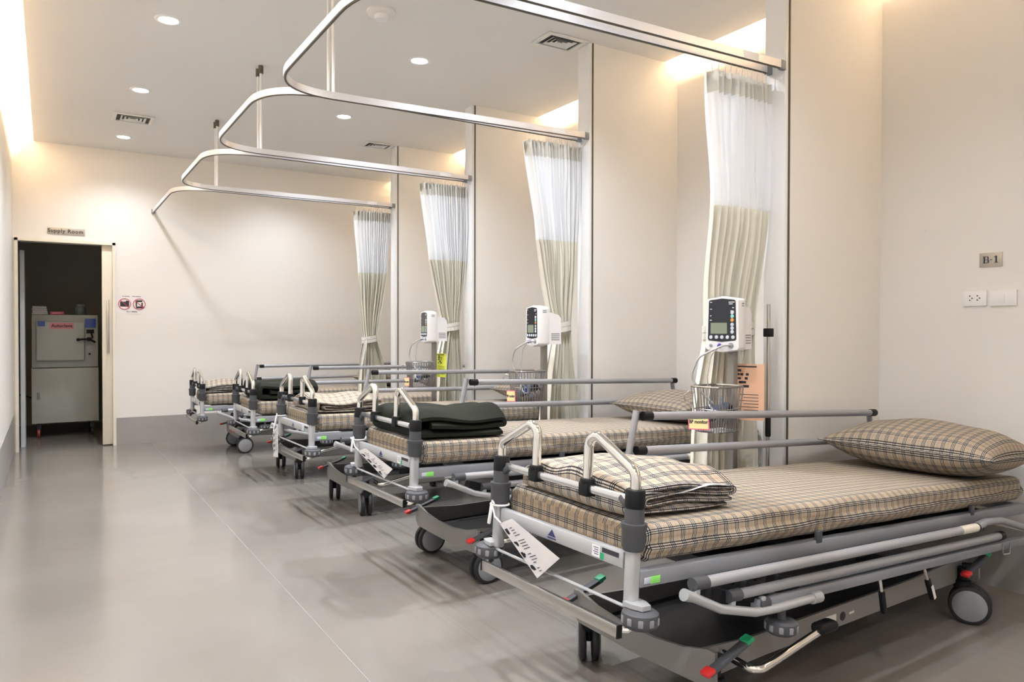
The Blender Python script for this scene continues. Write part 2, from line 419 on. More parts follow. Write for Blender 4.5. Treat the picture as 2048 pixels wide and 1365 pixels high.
for cx, kind in ((-.068, 0), (.070, 1)):
    g = G()
    if kind == 0:
        g.box(-.042, .042, -.002, -.001, -.028, .024); g.box(.012, .04, -.002, -.001, .024, .034)
    else:
        g.box(-.03, .03, -.002, -.001, .022, .04); g.box(-.034, -.022, -.002, -.001, -.025, .028); g.box(-.03, .045, -.002, -.001, -.045, -.024); g.box(.02, .034, -.002, -.001, -.03, .015)
    for v in range(len(g.v)): g.v[v] = (g.v[v][0] + cx, g.v[v][1], g.v[v][2])
    g.build('pictogram', 'ink', t)
    g = G(); ring = [(cx + .056 * math.cos(a * PI / 16), -.0028, .0 + .056 * math.sin(a * PI / 16)) for a in range(32)]
    g.tube(ring, .0035, 6, closed=True); g.tube([(cx - .04, -.0028, .04), (cx + .04, -.0028, -.04)], .0035, 6)
    g.build('prohibition_ring', 'redink', t)
t = thing('bay_sign', 'small brushed metal plate reading B-1 on the wall', 'sign', (XW - .003, 1.765, 1.541))
G().box(-.003, .003, -.05, .05, -.033, .033, .001).build('plate', 'plate', t)
g = G()
def stroke(g, pts, w=.0075):   # glyph bars on the plate: u to the reader's right, v up
    for (u0, v0, u1, v1) in pts: g.box(-.0036, -.003, -u0, -u1, v0, v1)
stroke(g, [(-.031, -.016, -.024, .016), (-.034, -.016, -.021, -.0135), (-.034, .0135, -.021, .016), (-.024, .0135, -.013, .016), (-.024, -.0012, -.012, .0012),
           (-.024, -.016, -.012, -.0135), (-.014, .001, -.0085, .0145), (-.013, -.0148, -.007, -.0005), (-.003, -.003, .007, .0005),
           (.021, -.016, .028, .017), (.016, -.016, .033, -.0132), (.015, .010, .022, .0135)])
g.build('lettering', 'ink', t)
t = thing('wall_outlet', 'white double socket outlet below the B-1 plate', 'outlet', (XW - .005, 1.832, 1.36))
G().box(-.005, .005, -.053, .053, -.037, .037, .003).build('cover_plate', 'white', t)
g = G()
for q in (.022, -.012):
    for (dy, dz) in ((0, .012), (0, -.008), (-.01, .001)): g.box(-.0056, -.0045, q + dy - .003, q + dy + .003, dz - .003, dz + .003)
g.build('pin_holes', 'ink', t)
t = thing('light_switch', 'white single rocker switch beside the socket outlet', 'switch', (XW - .005, 1.708, 1.358))
G().box(-.005, .005, -.058, .058, -.037, .037, .003).build('cover_plate', 'white', t)
G().box(-.009, -.004, -.008, .012, -.018, .018, .002).build('rocker', 'white', t)
tag(G().tube([(XW, 2.073, 1.712), (XW - .012, 2.073, 1.710), (XW - .012, 2.073, 1.72)], .003, 8).build('wall_hook', 'white'), 'tiny white hook on the wall left of the B-1 plate', 'hook')

# ------------------------------------------------------------------ ceiling fittings
LAMPS = [(.625, 4.905), (.62, 6.445), (.628, 8.09), (2.19, 4.709), (2.2, 6.285), (2.208, 7.90)]
LL = ['round recessed downlight on the aisle side, nearest the camera', 'round recessed downlight on the aisle side, before the aisle vent',
      'round recessed downlight between aisle vent and back wall', 'round recessed downlight near the smoke detector, over the beds',
      'round recessed downlight over the beds, second from the smoke detector', 'round recessed downlight over the beds, nearest the back wall']
proto = None
for (x, y), lab in zip(LAMPS, LL):
    if proto is None:
        t = thing('ceiling_downlight', lab, 'ceiling light', (x, y, ZC), 0, 'recessed ceiling downlights'); proto = t
        G().lathe([(.052, -.001), (.058, -.006), (.074, -.004), (.078, 0), (.052, 0)], n=28).build('trim_ring', 'white', t)
        G().lathe([(.053, -.0025), (.0535, -.0015)], n=28).build('lens', 'lampglow', t)
    else:
        t = copy_tree(proto); t.location = (x, y, ZC); t['label'] = lab

def vent(loc, sx, sy, lab):
    t = thing('air_vent', lab, 'vent', loc, 0, 'ceiling air vents')
    g = G(); e = .03
    for (a, b, c, d) in ((-sx, sx, -sy, -sy + e), (-sx, sx, sy - e, sy), (-sx, -sx + e, -sy + e, sy - e), (sx - e, sx, -sy + e, sy - e)): g.box(a, b, c, d, -.012, -.001, .003)
    g.build('frame', 'ventgrey', t)
    G().box(-sx + e, sx - e, -sy + e, sy - e, -.0025, -.001).build('duct_opening', 'ventdark', t)
    for k in range(1, 4):
        f = k / 4.3; g = G(); ax, ay = (sx - e) * (1 - f), (sy - e) * (1 - f); w = .016
        def ring(ax, ay, bx, by, z0, z1):
            o = [(-ax, -ay), (ax, -ay), (ax, ay), (-ax, ay)]; i_ = [(-bx, -by), (bx, -by), (bx, by), (-bx, by)]
            for q in range(4):
                r = (q + 1) % 4; g.add([(*o[q], z0), (*o[r], z0), (*i_[r], z1), (*i_[q], z1), (*o[q], z0 + .002), (*o[r], z0 + .002), (*i_[r], z1 + .002), (*i_[q], z1 + .002)],
                                       [(0, 1, 2, 3), (7, 6, 5, 4), (0, 4, 5, 1), (1, 5, 6, 2), (2, 6, 7, 3), (3, 7, 4, 0)])
        ring(ax, ay, ax - w, ay - w, -.012, -.004)
        g.build('louvre', 'ventgrey', t)
    return t
vent((2.815, 3.918, ZC), .152, .110, 'square ceiling air vent before the second partition')
vent((2.825, 7.067, ZC), .148, .112, 'square ceiling air vent near the fourth partition')
vent((.645, 7.335, ZC), .16, .145, 'square ceiling air vent among the aisle downlights')
t = thing('smoke_detector', 'round white smoke detector on the ceiling inside the curtain track loop', 'smoke detector', (1.665, 4.11, ZC))
G().lathe([(.085, 0), (.085, -.012), (.075, -.02), (.05, -.024)], n=28).build('base', 'ceiling', t)
G().lathe([(.042, -.022), (.040, -.042), (.034, -.048), (.01, -.05)], n=24).build('sensor_head', 'white', t)

# ------------------------------------------------------------------ curtain tracks
XA = .955; RAD = .36; H = .036; WID = .017; DY = .046
def track(name, lab, y_near, y_far, hang_far=True, hang_near=True, ends=(True, True), to_wall=False, drop=0.):
    t = thing(name, lab, 'curtain track', (XE - .028, (y_near + y_far) / 2, ZR), 0, 'ceiling hung curtain tracks')
    def W(x, y, z=ZR): return (x - t.location[0], y - t.location[1], z - ZR)
    xb = XE - .036
    if to_wall: pts = [W(xb, y_near), W(XA, y_near), W(XA, YB - .012)]
    else: pts = [W(xb, y_near), W(XA, y_near), W(XA, y_far), W(xb, y_far)]
    P = fillet(pts, RAD, 14)
    for p in P: p.z -= drop * min(1, -p.x / (XE - .036 - XA)) * (1. if abs(p.y) > -9 else 0)
    G().ribbon(P, WID, H).build('rail', 'alu', t)
    P2 = [p + Vector((0, 0, -H / 2 - .002)) for p in P]
    G().ribbon(P2, WID * .45, .004).build('slot', 'seam', t)
    br = []
    if ends[1] and not to_wall or to_wall:
        yy = y_far if not to_wall else y_near
        p = W(2.74, yy); G().box(p[0] - .05, p[0] + .05, p[1] - WID / 2 - .0008, p[1] - WID / 2, -H / 2 + .004 - drop * .12, H / 2 - .002 - drop * .12).build('rail_sticker', 'white', t)
    if ends[0]: br.append((xb, y_near, 0))
    if to_wall: br.append((XA, YB - .012, 1))
    elif ends[1]: br.append((xb, y_far, 0))
    for (x, y, k) in br:
        g = G(); p = W(x, y)
        if k: g.box(p[0] - .018, p[0] + .018, p[1] - .02, p[1] + .0115, -.025, .02, .003)
        else: g.box(p[0] - .026, p[0] + .0075, p[1] - .0115, p[1] + .0115, -.026, .019, .003)
        g.build('end_bracket', 'hub', t)
    for ok, y in ((hang_near, y_near), (hang_far and not to_wall, y_far)):
        if ok:
            p = W(1.285, y); g = G(); g.tube([(p[0], p[1], H / 2 - drop * .84), (p[0], p[1], ZC - ZR - .0)], .0095, 10); r = g.build('hanger_rod', 'white', t)
            G().lathe([(.017, ZC - ZR - .055), (.017, ZC - ZR - .001)], (p[0], p[1], 0), n=14).build('ceiling_socket', 'seam', r)
    return t
s = .040
track('curtain_track', 'aluminium curtain track arm ending at the first partition beside bay B-1', -1.0, FIN[0] + DY - s, hang_near=False, ends=(False, True), drop=.035)
track('curtain_track', 'aluminium curtain track looping around the bay between first and second partitions', FIN[0] + DY + s, FIN[1] + DY - s, drop=.035)
track('curtain_track', 'aluminium curtain track looping around the bay between second and third partitions', FIN[1] + DY + s, FIN[2] + DY - s)
track('curtain_track', 'aluminium curtain track looping around the bay between third and fourth partitions', FIN[2] + DY + s, FIN[3] + DY - s)
track('curtain_track', 'aluminium curtain track bending from the fourth partition to the back wall', FIN[3] + DY + s, YB, to_wall=True)

# ------------------------------------------------------------------ curtains
def curtain(lab, yc, tiez, env, folds, seed, tail=False, back=.055):
    """env: (z, x_left, x_right, fold depth) rows, top to bottom"""
    rnd = random.Random(seed)
    cx = 2.8
    t = thing('privacy_curtain', lab, 'curtain', (cx, yc, 0), 0, 'bunched privacy curtains')
    def at(z):
        for a, b in zip(env, env[1:]):
            if a[0] >= z >= b[0]:
                k = (a[0] - z) / (a[0] - b[0])
                return [a[q] + (b[q] - a[q]) * k for q in (1, 2, 3)]
        return env[-1][1:] if z < env[-1][0] else env[0][1:]
    ph = [rnd.uniform(-.5, .5) for _ in range(folds + 2)]; am = [rnd.uniform(.45, 1.) for _ in range(folds + 2)]
    NU = folds * 14
    warp = rnd.uniform(.75, .9)
    def P(u, z):
        xl, xr, d = at(z)
        k = u * folds; i = int(min(k, folds - 1e-6)); fr = k - i
        a = am[i] * (1 - fr) + am[i + 1] * fr
        s_ = u + .012 * math.sin(k * 2 * PI + ph[i])
        x = xl + (xr - xl) * max(0., s_) ** warp
        y = d * a * math.sin(2 * PI * k + .6 * math.sin(3 * z + i)) + .22 * d * math.sin(2 * PI * k * 2.6 + ph[i] * 2) + .006 * math.sin(9 * z + 5 * u) + back * (lambda q: q * q * (3 - 2 * q))(min(1, max(0, (1.85 - z) / .6)))
        return (x - cx, y, z)
    ztop, zn, zd = env[0][0], env[0][0] - .095, 1.782
    def part(name, za, zb, nz, m):
        return G().grid(lambda u, v: P(u, za + (zb - za) * v), NU, nz).build(name, m, t, 60, fix=False)
    part('header_tape', ztop, zn, 4, 'header'); part('mesh_panel', zn, zd, 8, 'net'); part('drape', zd, env[-1][0], 26, 'drape')
    # tie-back
    xl, xr, d = at(tiez); a, b = (xr - xl) / 2 + .012, d + .016
    ring = [((xl + xr) / 2 - cx + a * math.cos(q * PI / 12), b * math.sin(q * PI / 12) + back, tiez + .012 * math.cos(q * PI / 12)) for q in range(24)]
    g = G(); n = len(ring)
    for dz, in ((.022,), (-.012,)):
        vs = [(p[0], p[1], p[2] + dz + e) for p in ring for e in (-.015, .015)] + [(p[0] * .985, back + (p[1] - back) * .96, p[2] + dz + e) for p in ring for e in (-.015, .015)]
        fs = []
        for k in range(n):
            j = (k + 1) % n; fs += [(2 * k, 2 * j, 2 * j + 1, 2 * k + 1), (2 * n + 2 * k + 1, 2 * n + 2 * j + 1, 2 * n + 2 * j, 2 * n + 2 * k), (2 * k + 1, 2 * j + 1, 2 * n + 2 * j + 1, 2 * n + 2 * k + 1), (2 * k, 2 * n + 2 * k, 2 * n + 2 * j, 2 * j)]
        g.add(vs, fs)
    if tail:
        g.grid(lambda u, v: (xl - cx - .02 - .05 * v + .035 * u, -b * .6 + .01 * math.sin(6 * u), tiez - .27 * v - .02 * math.sin(5 * u)), 5, 6)
        for q in range(len(g.v)): pass
    g.build('tie_band', 'header', t)
    for k in range(folds):
        u = (k + .5) / folds; p = P(u, ztop); xx = p[0]
        G().tube([(xx, 0, ztop - .012), (xx, .004, ztop + .02), (xx, 0, ZR - H / 2 - .004)], .002, 6).build('glide_hook', 'white', t)
    return t
curtain('beige and white net curtain tied behind the monitor nearest the B-1 bay', FIN[0] + DY + s, 1.20,
        [(2.395, 2.555, 2.972, .036), (1.78, 2.58, 2.975, .038), (1.20, 2.63, 2.95, .042), (.9, 2.59, 2.965, .045), (.33, 2.54, 2.975, .05)], 11, 3, back=.08)
curtain('beige and white net curtain tied at the second partition', FIN[1] + DY + s, 1.225,
        [(2.405, 2.545, 2.972, .04), (1.78, 2.638, 2.95, .045), (1.225, 2.795, 2.925, .05), (.95, 2.76, 2.955, .05), (.30, 2.68, 3.03, .055)], 17, 5)
curtain('beige and white net curtain tied at the third partition', FIN[2] + DY + s, 1.231,
        [(2.405, 2.555, 2.972, .04), (1.78, 2.631, 2.972, .045), (1.231, 2.79, 2.925, .05), (.95, 2.74, 2.95, .05), (.30, 2.68, 3.0, .055)], 17, 8)
curtain('beige and white net curtain with dangling tie tail at the fourth partition', FIN[3] + DY + s, 1.11,
        [(2.40, 2.575, 2.972, .04), (1.78, 2.616, 2.93, .045), (1.11, 2.694, 2.83, .045), (.9, 2.66, 2.90, .05), (.30, 2.62, 2.98, .055)], 15, 9, tail=True)

# chrome IV pole between the first curtain and its partition
t = thing('iv_pole', 'slim chrome pole with black clamp between first curtain and partition', 'pole', (2.90, 2.335, 0))
G().tube([(0, 0, .06), (0, 0, 1.33)], .0085, 12).build('pole_tube', 'steel', t)
G().box(-.018, .018, -.018, .018, 1.175, 1.215, .004).build('clamp', 'black', t)
G().lathe([(.012, .70), (.013, .71), (.013, .80), (.012, .81)], n=12).build('grip_sleeve', 'black', t)
G().lathe([(.035, 0), (.035, .02), (.014, .05), (.0095, .07)], n=18).build('base', 'black', t)

# ------------------------------------------------------------------ hospital stretchers
BEDS = [(1.297, 1.813, .038, .018, 3.0), (1.363, 3.331, .029, .043, 1.7), (1.364, 4.839, .027, .020, 1.2), (1.349, 6.271, -.005, -.015, .6), (1.241, 7.832, -.020, -.067, 0.)]
BL = ['silver hospital stretcher in the bay with the B-1 plate',
      'silver hospital stretcher with folded dark green quilt, next to the B-1 bay stretcher',
      'silver hospital stretcher with pale plaid blanket, between the two stretchers carrying green quilts',
      'silver hospital stretcher with folded dark green quilt, next to the one along the back wall',
      'silver hospital stretcher standing along the back wall']
bed = thing('hospital_stretcher', BL[0], 'stretcher', group='stretchers in a row'); UP = 'upper'
def up(o): o[UP] = 1; return o
PY_ = .3225
# frame
g = G()
for sgn in (-1, 1): g.box(.015, 2.36, sgn * .305, sgn * .338, .500, .545, .004)
g.box(2.33, 2.36, -.30, .30, .502, .543, .004)
fr = up(g.build('bed_frame', 'slate', bed))
g = G()
for x in (.3, .75, 1.2, 1.65, 2.0): g.box(x, x + .04, -.304, .304, .508, .538)
g.box(.1, 2.15, -.20, .20, .538, .552); g.build('platform', 'darkmetal', fr)
for sgn in (-1, 1):
    G().box(.052, .088, sgn * .3392, sgn * .341, .508, .528, .002).build('lime_sticker', 'lime', fr); G().box(.028, .054, sgn * .3392, sgn * .3405, .510, .527, .002).build('pale_sticker', 'button', fr)
g = G()
for (x, y) in ((.80, -.335), (1.85, -.335), (.80, .335), (1.85, .335)): g.box(x, x + .03, y - .006, y + .006, .535, .575, .003)
g.build('mattress_stop', 'greyplastic', fr)
# foot panel with marks
fp = up(G().box(-.012, .012, -.298, .298, .545, .590, .004).build('foot_panel', 'silver', bed))
g = G(); g.prism([(.034, .560), (-.004, .560), (.015, .581)], 'x', -.0128, -.0121); g.build('triangle_logo', 'navy', fp)
G().box(-.0128, -.0121, -.006, .036, .5525, .5565).build('logo_caption', 'navy', fp)
G().box(-.0127, -.0121, -.205, -.172, .551, .583).build('white_sticker', 'paper', fp)
g = G()
for k in range(4): g.box(-.0131, -.0126, -.200, -.178 - .004 * (k % 2), .576 - .006 * k, .578 - .006 * k)
g.build('sticker_print', 'navy', fp)
G().box(-.0127, -.0121, -.222, -.207, .549, .567).build('green_sticker', 'green', fp)
st = G().box(-.0127, -.0121, -.282, -.214, .570, .583).build('black_strip', 'ink', fp)
# foot posts
for sgn in (-1, 1):
    y = sgn * PY_
    po = up(G().box(-.018, .018, y - .017, y + .017, .452, .615, .010, 3).build('foot_post', 'silver', bed))
    G().lathe([(.027, .600), (.032, .612), (.0325, .655), (.035, .66), (.035, .672), (.027, .673), (.026, .725)], (0, y, 0), n=24).build('collar', 'greyplastic', po)
    g = G(); g.lathe([(.0265, .712), (.0272, .716), (.0272, .757), (.025, .761)], (0, y, 0), n=24); g.build('top_cap', 'black', po)
    g = G(); g.beam((0, y - sgn * .02, .708), (0, y - sgn * .055, .735), .022, .022, up=(1, 0, 0), bev=.008); g.build('bar_socket', 'greyplastic', po)
    g = G(); g.prism([(-.03, y), (.026, y), (.026, y + sgn * .03), (.012, y + sgn * .062), (-.018, y + sgn * .062), (-.03, y + sgn * .03)], 'z', .458, .470); g.build('bracket_plate', 'silver', po)
    ro = up(G().lathe([(.012, .463), (.012, .456), (.040, .456), (.048, .450), (.049, .442), (.049, .424), (.046, .416), (.036, .410), (.012, .410), (.012, .404)], (-.005, y + sgn * .042, 0), n=32).build('roller_bumper', 'greyplastic', bed))
    g = G()
    for k in range(10):
        a = 2 * PI * k / 10 + .2; c = Vector((-.005 + .0465 * math.cos(a), y + sgn * .042 + .0465 * math.sin(a), .4335))
        g.obox(c, (.008, .014, .020), Matrix.Rotation(a, 3, 'Z'), .003)
    g.build('roller_pads', 'padgrey', ro)
# push bar + clamps
pb = up(G().box(-.008, .008, -.292, .292, .719, .742, .005).build('push_bar', 'steelbright', bed))
for sgn in (-1, 1):
    g = G(); g.box(-.018, .018, sgn * .105, sgn * .145, .708, .748, .004); g.lathe([(.021, .744), (.022, .747), (.022, .756), (.020, .759)], (0, sgn * .125, 0), n=18); g.build('clamp', 'black', pb)
    g = G(); g.tube([(0, sgn * PY_, .752), (0, sgn * PY_, .805), (0, sgn * .160, .888), (0, sgn * .125, .868), (0, sgn * .125, .750)], .0145, 14, fil=.035, fn=8)
    up(g.build('push_handle', 'chrome', bed))
# rod and stainless bumper bar at the foot
up(G().tube([(-.008, .33, .452), (-.008, .30, .448), (-.008, -.30, .448), (-.008, -.33, .452)], .005, 8).build('tie_rod', 'silver', bed))
bb = up(G().box(-.056, -.042, -.332, .332, .380, .412, .002).build('bumper_bar', 'steel', bed))
for sgn in (-1, 1):
    G().box(-.057, -.041, sgn * .332, sgn * .337, .379, .413).build('end_plug', 'black', bb)
    G().tube([(-.042, sgn * .315, .396), (-.02, sgn * .335, .396), (-.008, sgn * .345, .408)], .009, 8).build('mounting_pin', 'chrome', bb)
# mattress
def mattress_uv():
    N = 40; hw, z0, z1, r = .322, .556, .662, .030
    prof = []
    def arc(cy, cz, a0, a1, n=6):
        for k in range(n + 1):
            a = a0 + (a1 - a0) * k / n; prof.append((cy + r * math.cos(a), cz + r * math.sin(a)))
    arc(hw - r, z1 - r, 0, PI / 2)
    for k in range(1, 10): prof.append((hw - r - (2 * hw - 2 * r) * k / 10, z1))
    arc(-hw + r, z1 - r, PI / 2, PI)
    for k in range(1, 4): prof.append((-hw, z1 - r + (z0 + r - z1 + r) * k / 4))
    arc(-hw + r, z0 + r, PI, 1.5 * PI); arc(hw - r, z0 + r, 1.5 * PI, 2 * PI)
    for k in range(1, 4): prof.append((hw, z0 + r + (z1 - z0 - 2 * r) * k / 4))
    n = len(prof); s_ = [0]
    for k in range(n): s_.append(s_[-1] + math.dist(prof[k], prof[(k + 1) % n]))
    off = .06 - s_[7]
    x0, x1 = .035, 2.36; xs = [x0, x0 + .004, x0 + .012, x0 + .025] + [x0 + .025 + (x1 - x0 - .05) * k / N for k in range(1, N)] + [x1 - .025, x1 - .012, x1 - .004, x1]
    ins = [.026, .014, .005, 0] + [0] * (N - 1) + [0, .005, .014, .026]
    g = G(); vs = []; fs = []; uvs = []
    for i, x in enumerate(xs):
        for (y, z) in prof:
            zc = (z0 + z1) / 2; yy = y - math.copysign(ins[i], y) if abs(y) > .2 else y; zz = z - math.copysign(ins[i], z - zc)
            side = max(0, abs(y) - .27) / .05
            wav = side * (.006 * math.sin(x * 9) + .004 * math.sin(x * 23 + 1))
            fold = -side * .017 * math.exp(-((z - .595) / .014) ** 2)
            yy += math.copysign(wav + fold, y)
            if z > z1 - .004: zz += .004 * math.sin(x * 2.2 + y * 5) + .0035 * math.exp(-((y + .02 * math.sin(4 * x)) / .02) ** 2) * (.3 + .7 * math.sin(x * 1.4) ** 2)
            vs.append((x, yy, zz))
    m = len(xs)
    for i in range(m - 1):
        for k in range(n):
            j = (k + 1) % n; fs.append((i * n + k, i * n + j, (i + 1) * n + j, (i + 1) * n + k))
            uvs.append([(xs[i], s_[k] + off), (xs[i], s_[k + 1] + off), (xs[i + 1], s_[k + 1] + off), (xs[i + 1], s_[k] + off)])
    g.add(vs, fs, uvs)
    for i in (0, m - 1):
        o = i * n; f = tuple(range(o, o + n)); f = f if i == 0 else f[::-1]
        # cap keeps box mapping along y and z
        vs2 = [vs[k] for k in f]; g.add(vs2, [tuple(range(n))], [[(p[1], p[2] + .016) for p in vs2]])
    o = g.build('mattress', 'plaid', bed, 70, fix=False)
    return o
up(mattress_uv())
# raised guard rail on the far side
def cap_(g, p, d=1): g.tube([p, (p[0] + .05 * d, p[1], p[2])], .0175, 12)
y = .365
rl = up(G().box(.56, 2.36, y - .02, y - .004, .515, .545, .003).build('raised_guard_rail', 'slate', bed))
for (xa, xb, zt) in ((.585, .655, .905), (2.305, 2.372, .885)):
    G().tube([(xa if xa < 1 else xb, y, .53), (xb if xa < 1 else xa, y, zt)], .014, 12).build('rail_post', 'railgrey', rl)
G().tube([(.70, y - .018, .885), (2.285, y - .018, .885)], .0165, 14).build('top_tube', 'railgrey', rl)
G().tube([(.675, y - .018, .750), (2.32, y - .018, .750)], .0165, 14).build('lower_tube', 'railgrey', rl)
for (x, z) in ((.672, .885), (2.28, .885), (.645, .750), (2.315, .75)):
    g = G(); g.tube([(x, y - .018, z), (x + .045, y - .018, z)], .0185, 14); g.build('tube_end_cap', 'black', rl)
# folded guard rail on the near side
y = -.385
rl = up(G().box(.44, 2.30, y - .012, y + .02, .392, .424, .004).build('folded_guard_rail', 'slate', bed))
G().tube([(.215, y, .503), (1.80, y, .503)], .0165, 14).build('upper_tube', 'tubealu', rl)
G().tube([(.36, y, .449), (2.00, y, .449)], .0155, 14).build('middle_tube', 'railgrey', rl)
G().tube([(1.66, y, .503), (1.79, y, .503)], .0169, 14, cap=False).build('pale_sleeve', 'frame', rl)
for (x, z, L_) in ((.165, .503, .055), (.312, .449, .05), (.445, .408, .045), (1.79, .503, .03), (1.99, .449, .03)):
    g = G(); g.tube([(x, y, z), (x + L_, y, z)], .0185, 14); g.build('tube_end_cap', 'greyplastic' if x < 1 else 'black', rl)
g = G(); g.tube([(.12, y - .012, .486), (.16, y - .012, .472), (.27, y - .012, .425), (.42, y - .012, .392), (.52, y - .012, .388), (.72, y - .012, .392)], [.017, .0135, .0135, .0135, .0135, .0135], 12)
g.tube([(.695, y - .012, .392), (.735, y - .012, .392)], .019, 12)
for (x, z) in ((.175, .478), (.325, .425), (.46, .405)): g.beam((x, y - .006, z - .012), (x, y - .006, z + .026), .016, .020, up=(1, 0, 0), bev=.004)
g.build('swing_arm', 'silver', rl)
g = G(); g.tube([(1.80, y, .503), (1.86, y - .004, .520), (2.0, y - .004, .513), (2.26, y - .004, .455)], [.019, .0145, .0145, .0145], 12); g.build('swing_arm', 'railgrey', rl)
g = G()
for x in (.25, .40, .55): g.beam((x, y + .03, .45), (x + .11, y + .03, .42), .05, .06, bev=.01)
g.build('hinge_block', 'black', rl)
g = G(); g.tube([(2.0, y - .014, .42), (2.0, y - .014, .375), (2.065, y - .014, .373), (2.065, y - .014, .42)], .003, 6, fil=.01); g.build('wire_loop', 'steel', rl)
# levers under the rail
for (x, dx, wl) in ((1.118, .03, False), (1.41, .07, True)):
    lv = up(G().tube([(x, -.375, .402), (x + dx * .45, -.378, .340)], .006, 8).build('release_lever', 'chrome', bed))
    g = G(); g.beam((x + dx * .42, -.378, .345), (x + dx, -.38, .268), .016, .020, bev=.004); g.build('lever_grip', 'black', lv)
    if wl:
        g = G(); g.beam((x + dx * .6, -.3905, .322), (x + dx * .98, -.3905, .272), .002, .013); g.build('white_label', 'paper', lv)
# under-carriage between frame and base
g = G(); g.box(.42, 2.1, -.20, .20, .455, .50, .01); g.box(.5, 1.9, -.27, -.23, .43, .50); g.box(.5, 1.9, .23, .27, .43, .50)
up(g.build('under_carriage', 'darkmetal', bed))
for x in (.82, 1.45):
    g = G(); g.lathe([(.075, .165), (.075, .30), (.062, .302), (.062, .40), (.05, .402), (.05, .455)], (x, 0, 0), n=24); g.build('lift_column', 'darkmetal', bed)
# base on castors
CX0, CX1, CY = .37, 1.90, .288
def wing(x, sgn):
    poly = [(-.325, .175), (-.30, .150), (-.05, .143), (.05, .143), (.30, .150), (.325, .175), (.325, .262), (.295, .264), (.20, .238), (.08, .224), (-.08, .224), (-.20, .238), (-.295, .264), (-.325, .262)]
    return G().prism(poly, 'x', x - .006, x + .006)
bs = wing(CX0 - .035, 1).build('base_frame', 'basegrey', bed)
wing(CX1 + .06, 1).build('end_plate', 'basegrey', bs)
for sgn in (-1, 1):
    g = G(); g.prism([(CX0 - .03, .158), (.62, .165), (1.5, .165), (CX1 + .06, .158), (CX1 + .06, .255), (1.55, .238), (.55, .238), (CX0 - .03, .255)], 'y', sgn * .262, sgn * .272)
    sb = g.build('side_beam', 'basegrey', bs)
g = G(); g.box(CX0 - .03, CX1 + .055, -.262, .262, .160, .168); g.build('base_tray', 'darkmetal', bs)
G().box(.955, 1.02, -.2735, -.2728, .175, .215).build('type_plate', 'paper', bs)
G().lathe([(.016, 0), (.016, .001)], (1.06, -.2735, .197), 'y', 18).build('round_mark', 'ink', bs)
G().box(1.10, 1.13, -.2735, -.2728, .195, .203).build('small_label', 'paper', bs)
def caster(x, y, sw, red_end):
    c = G().lathe([(.020, .225), (.020, .175), (.030, .172), (.034, .150), (.030, .120), (.014, .110), (.014, .08)], n=16).build('caster', 'black', bed)
    c.location = (x, y, 0); c.rotation_euler = (0, 0, sw)
    off = .026; R = .078
    for sgn in (-1, 1):
        w = G().lathe([(.030, -.014), (.066, -.0135), (R - .003, -.0105), (R, -.005), (R, .005), (R - .003, .0105), (.066, .0135), (.030, .014)], (off, sgn * .0235, R), 'y', 36).build('wheel', 'rubber', c)
        G().lathe([(.062, 0), (.063, .0015), (.058, .0045), (.01, .006)] if sgn > 0 else [(.01, -.006), (.058, -.0045), (.063, -.0015), (.062, 0)], (off, sgn * (.0235 + .0135), R), 'y', 32).build('hubcap', 'hub', c)
    G().tube([(off, -.034, R), (off, .034, R)], .008, 10).build('axle', 'black', c)
    return c
for (x, y, sw) in ((CX0, -CY, .25), (CX0, CY, 1.15), (CX1, -CY, .15), (CX1, CY, .2)): caster(x, y, sw, 1)
for (x, y, d) in ((CX0, -CY - .055, 1), (CX0, CY + .03, 1), (CX1, -CY - .055, 1), (CX1, CY + .03, 1)):
    a = Vector((x - .095, y, .222)); b = Vector((x + .085, y, .278))
    pd = G().beam(a, b, .030, .016, bev=.005).build('brake_pedal', 'greyplastic', bed)
    dv = (b - a).normalized(); nz = Vector((-dv.z, 0, dv.x))
    G().beam(a - dv * .012 + nz * .005, a + dv * .022 + nz * .005, .034, .016, bev=.005).build('red_tip', 'red', pd)
    G().beam(b - dv * .022 + nz * .005, b + dv * .012 + nz * .005, .034, .016, bev=.005).build('green_tip', 'green', pd)
    G().tube([(x, y, .245), (x, y + (.055 if y < 0 else -.03), .235)], .010, 10).build('pivot', 'darkmetal', pd)
pp = G().tube([(.42, -.275, .225), (.42, -.38, .215), (.445, -.40, .217), (.50, -.40, .225), (.72, -.40, .262)], .0125, 12, fil=.03).build('pump_pedal', 'chrome', bed)
G().box(.71, .80, -.425, -.375, .255, .288, .014, 3).build('pedal_pad', 'black', pp)
ro = up(G().lathe([(.012, .40), (.012, .345), (.040, .345), (.048, .338), (.049, .318), (.046, .31), (.036, .302), (.012, .302), (.012, .296)], (.565, -.385, 0), n=30).build('roller_bumper', 'greyplastic', bed))
g = G()
for k in range(10):
    a = 2 * PI * k / 10; g.obox(Vector((.565 + .0465 * math.cos(a), -.385 + .0465 * math.sin(a), .324)), (.008, .014, .020), Matrix.Rotation(a, 3, 'Z'), .003)
g.build('roller_pads', 'padgrey', ro)

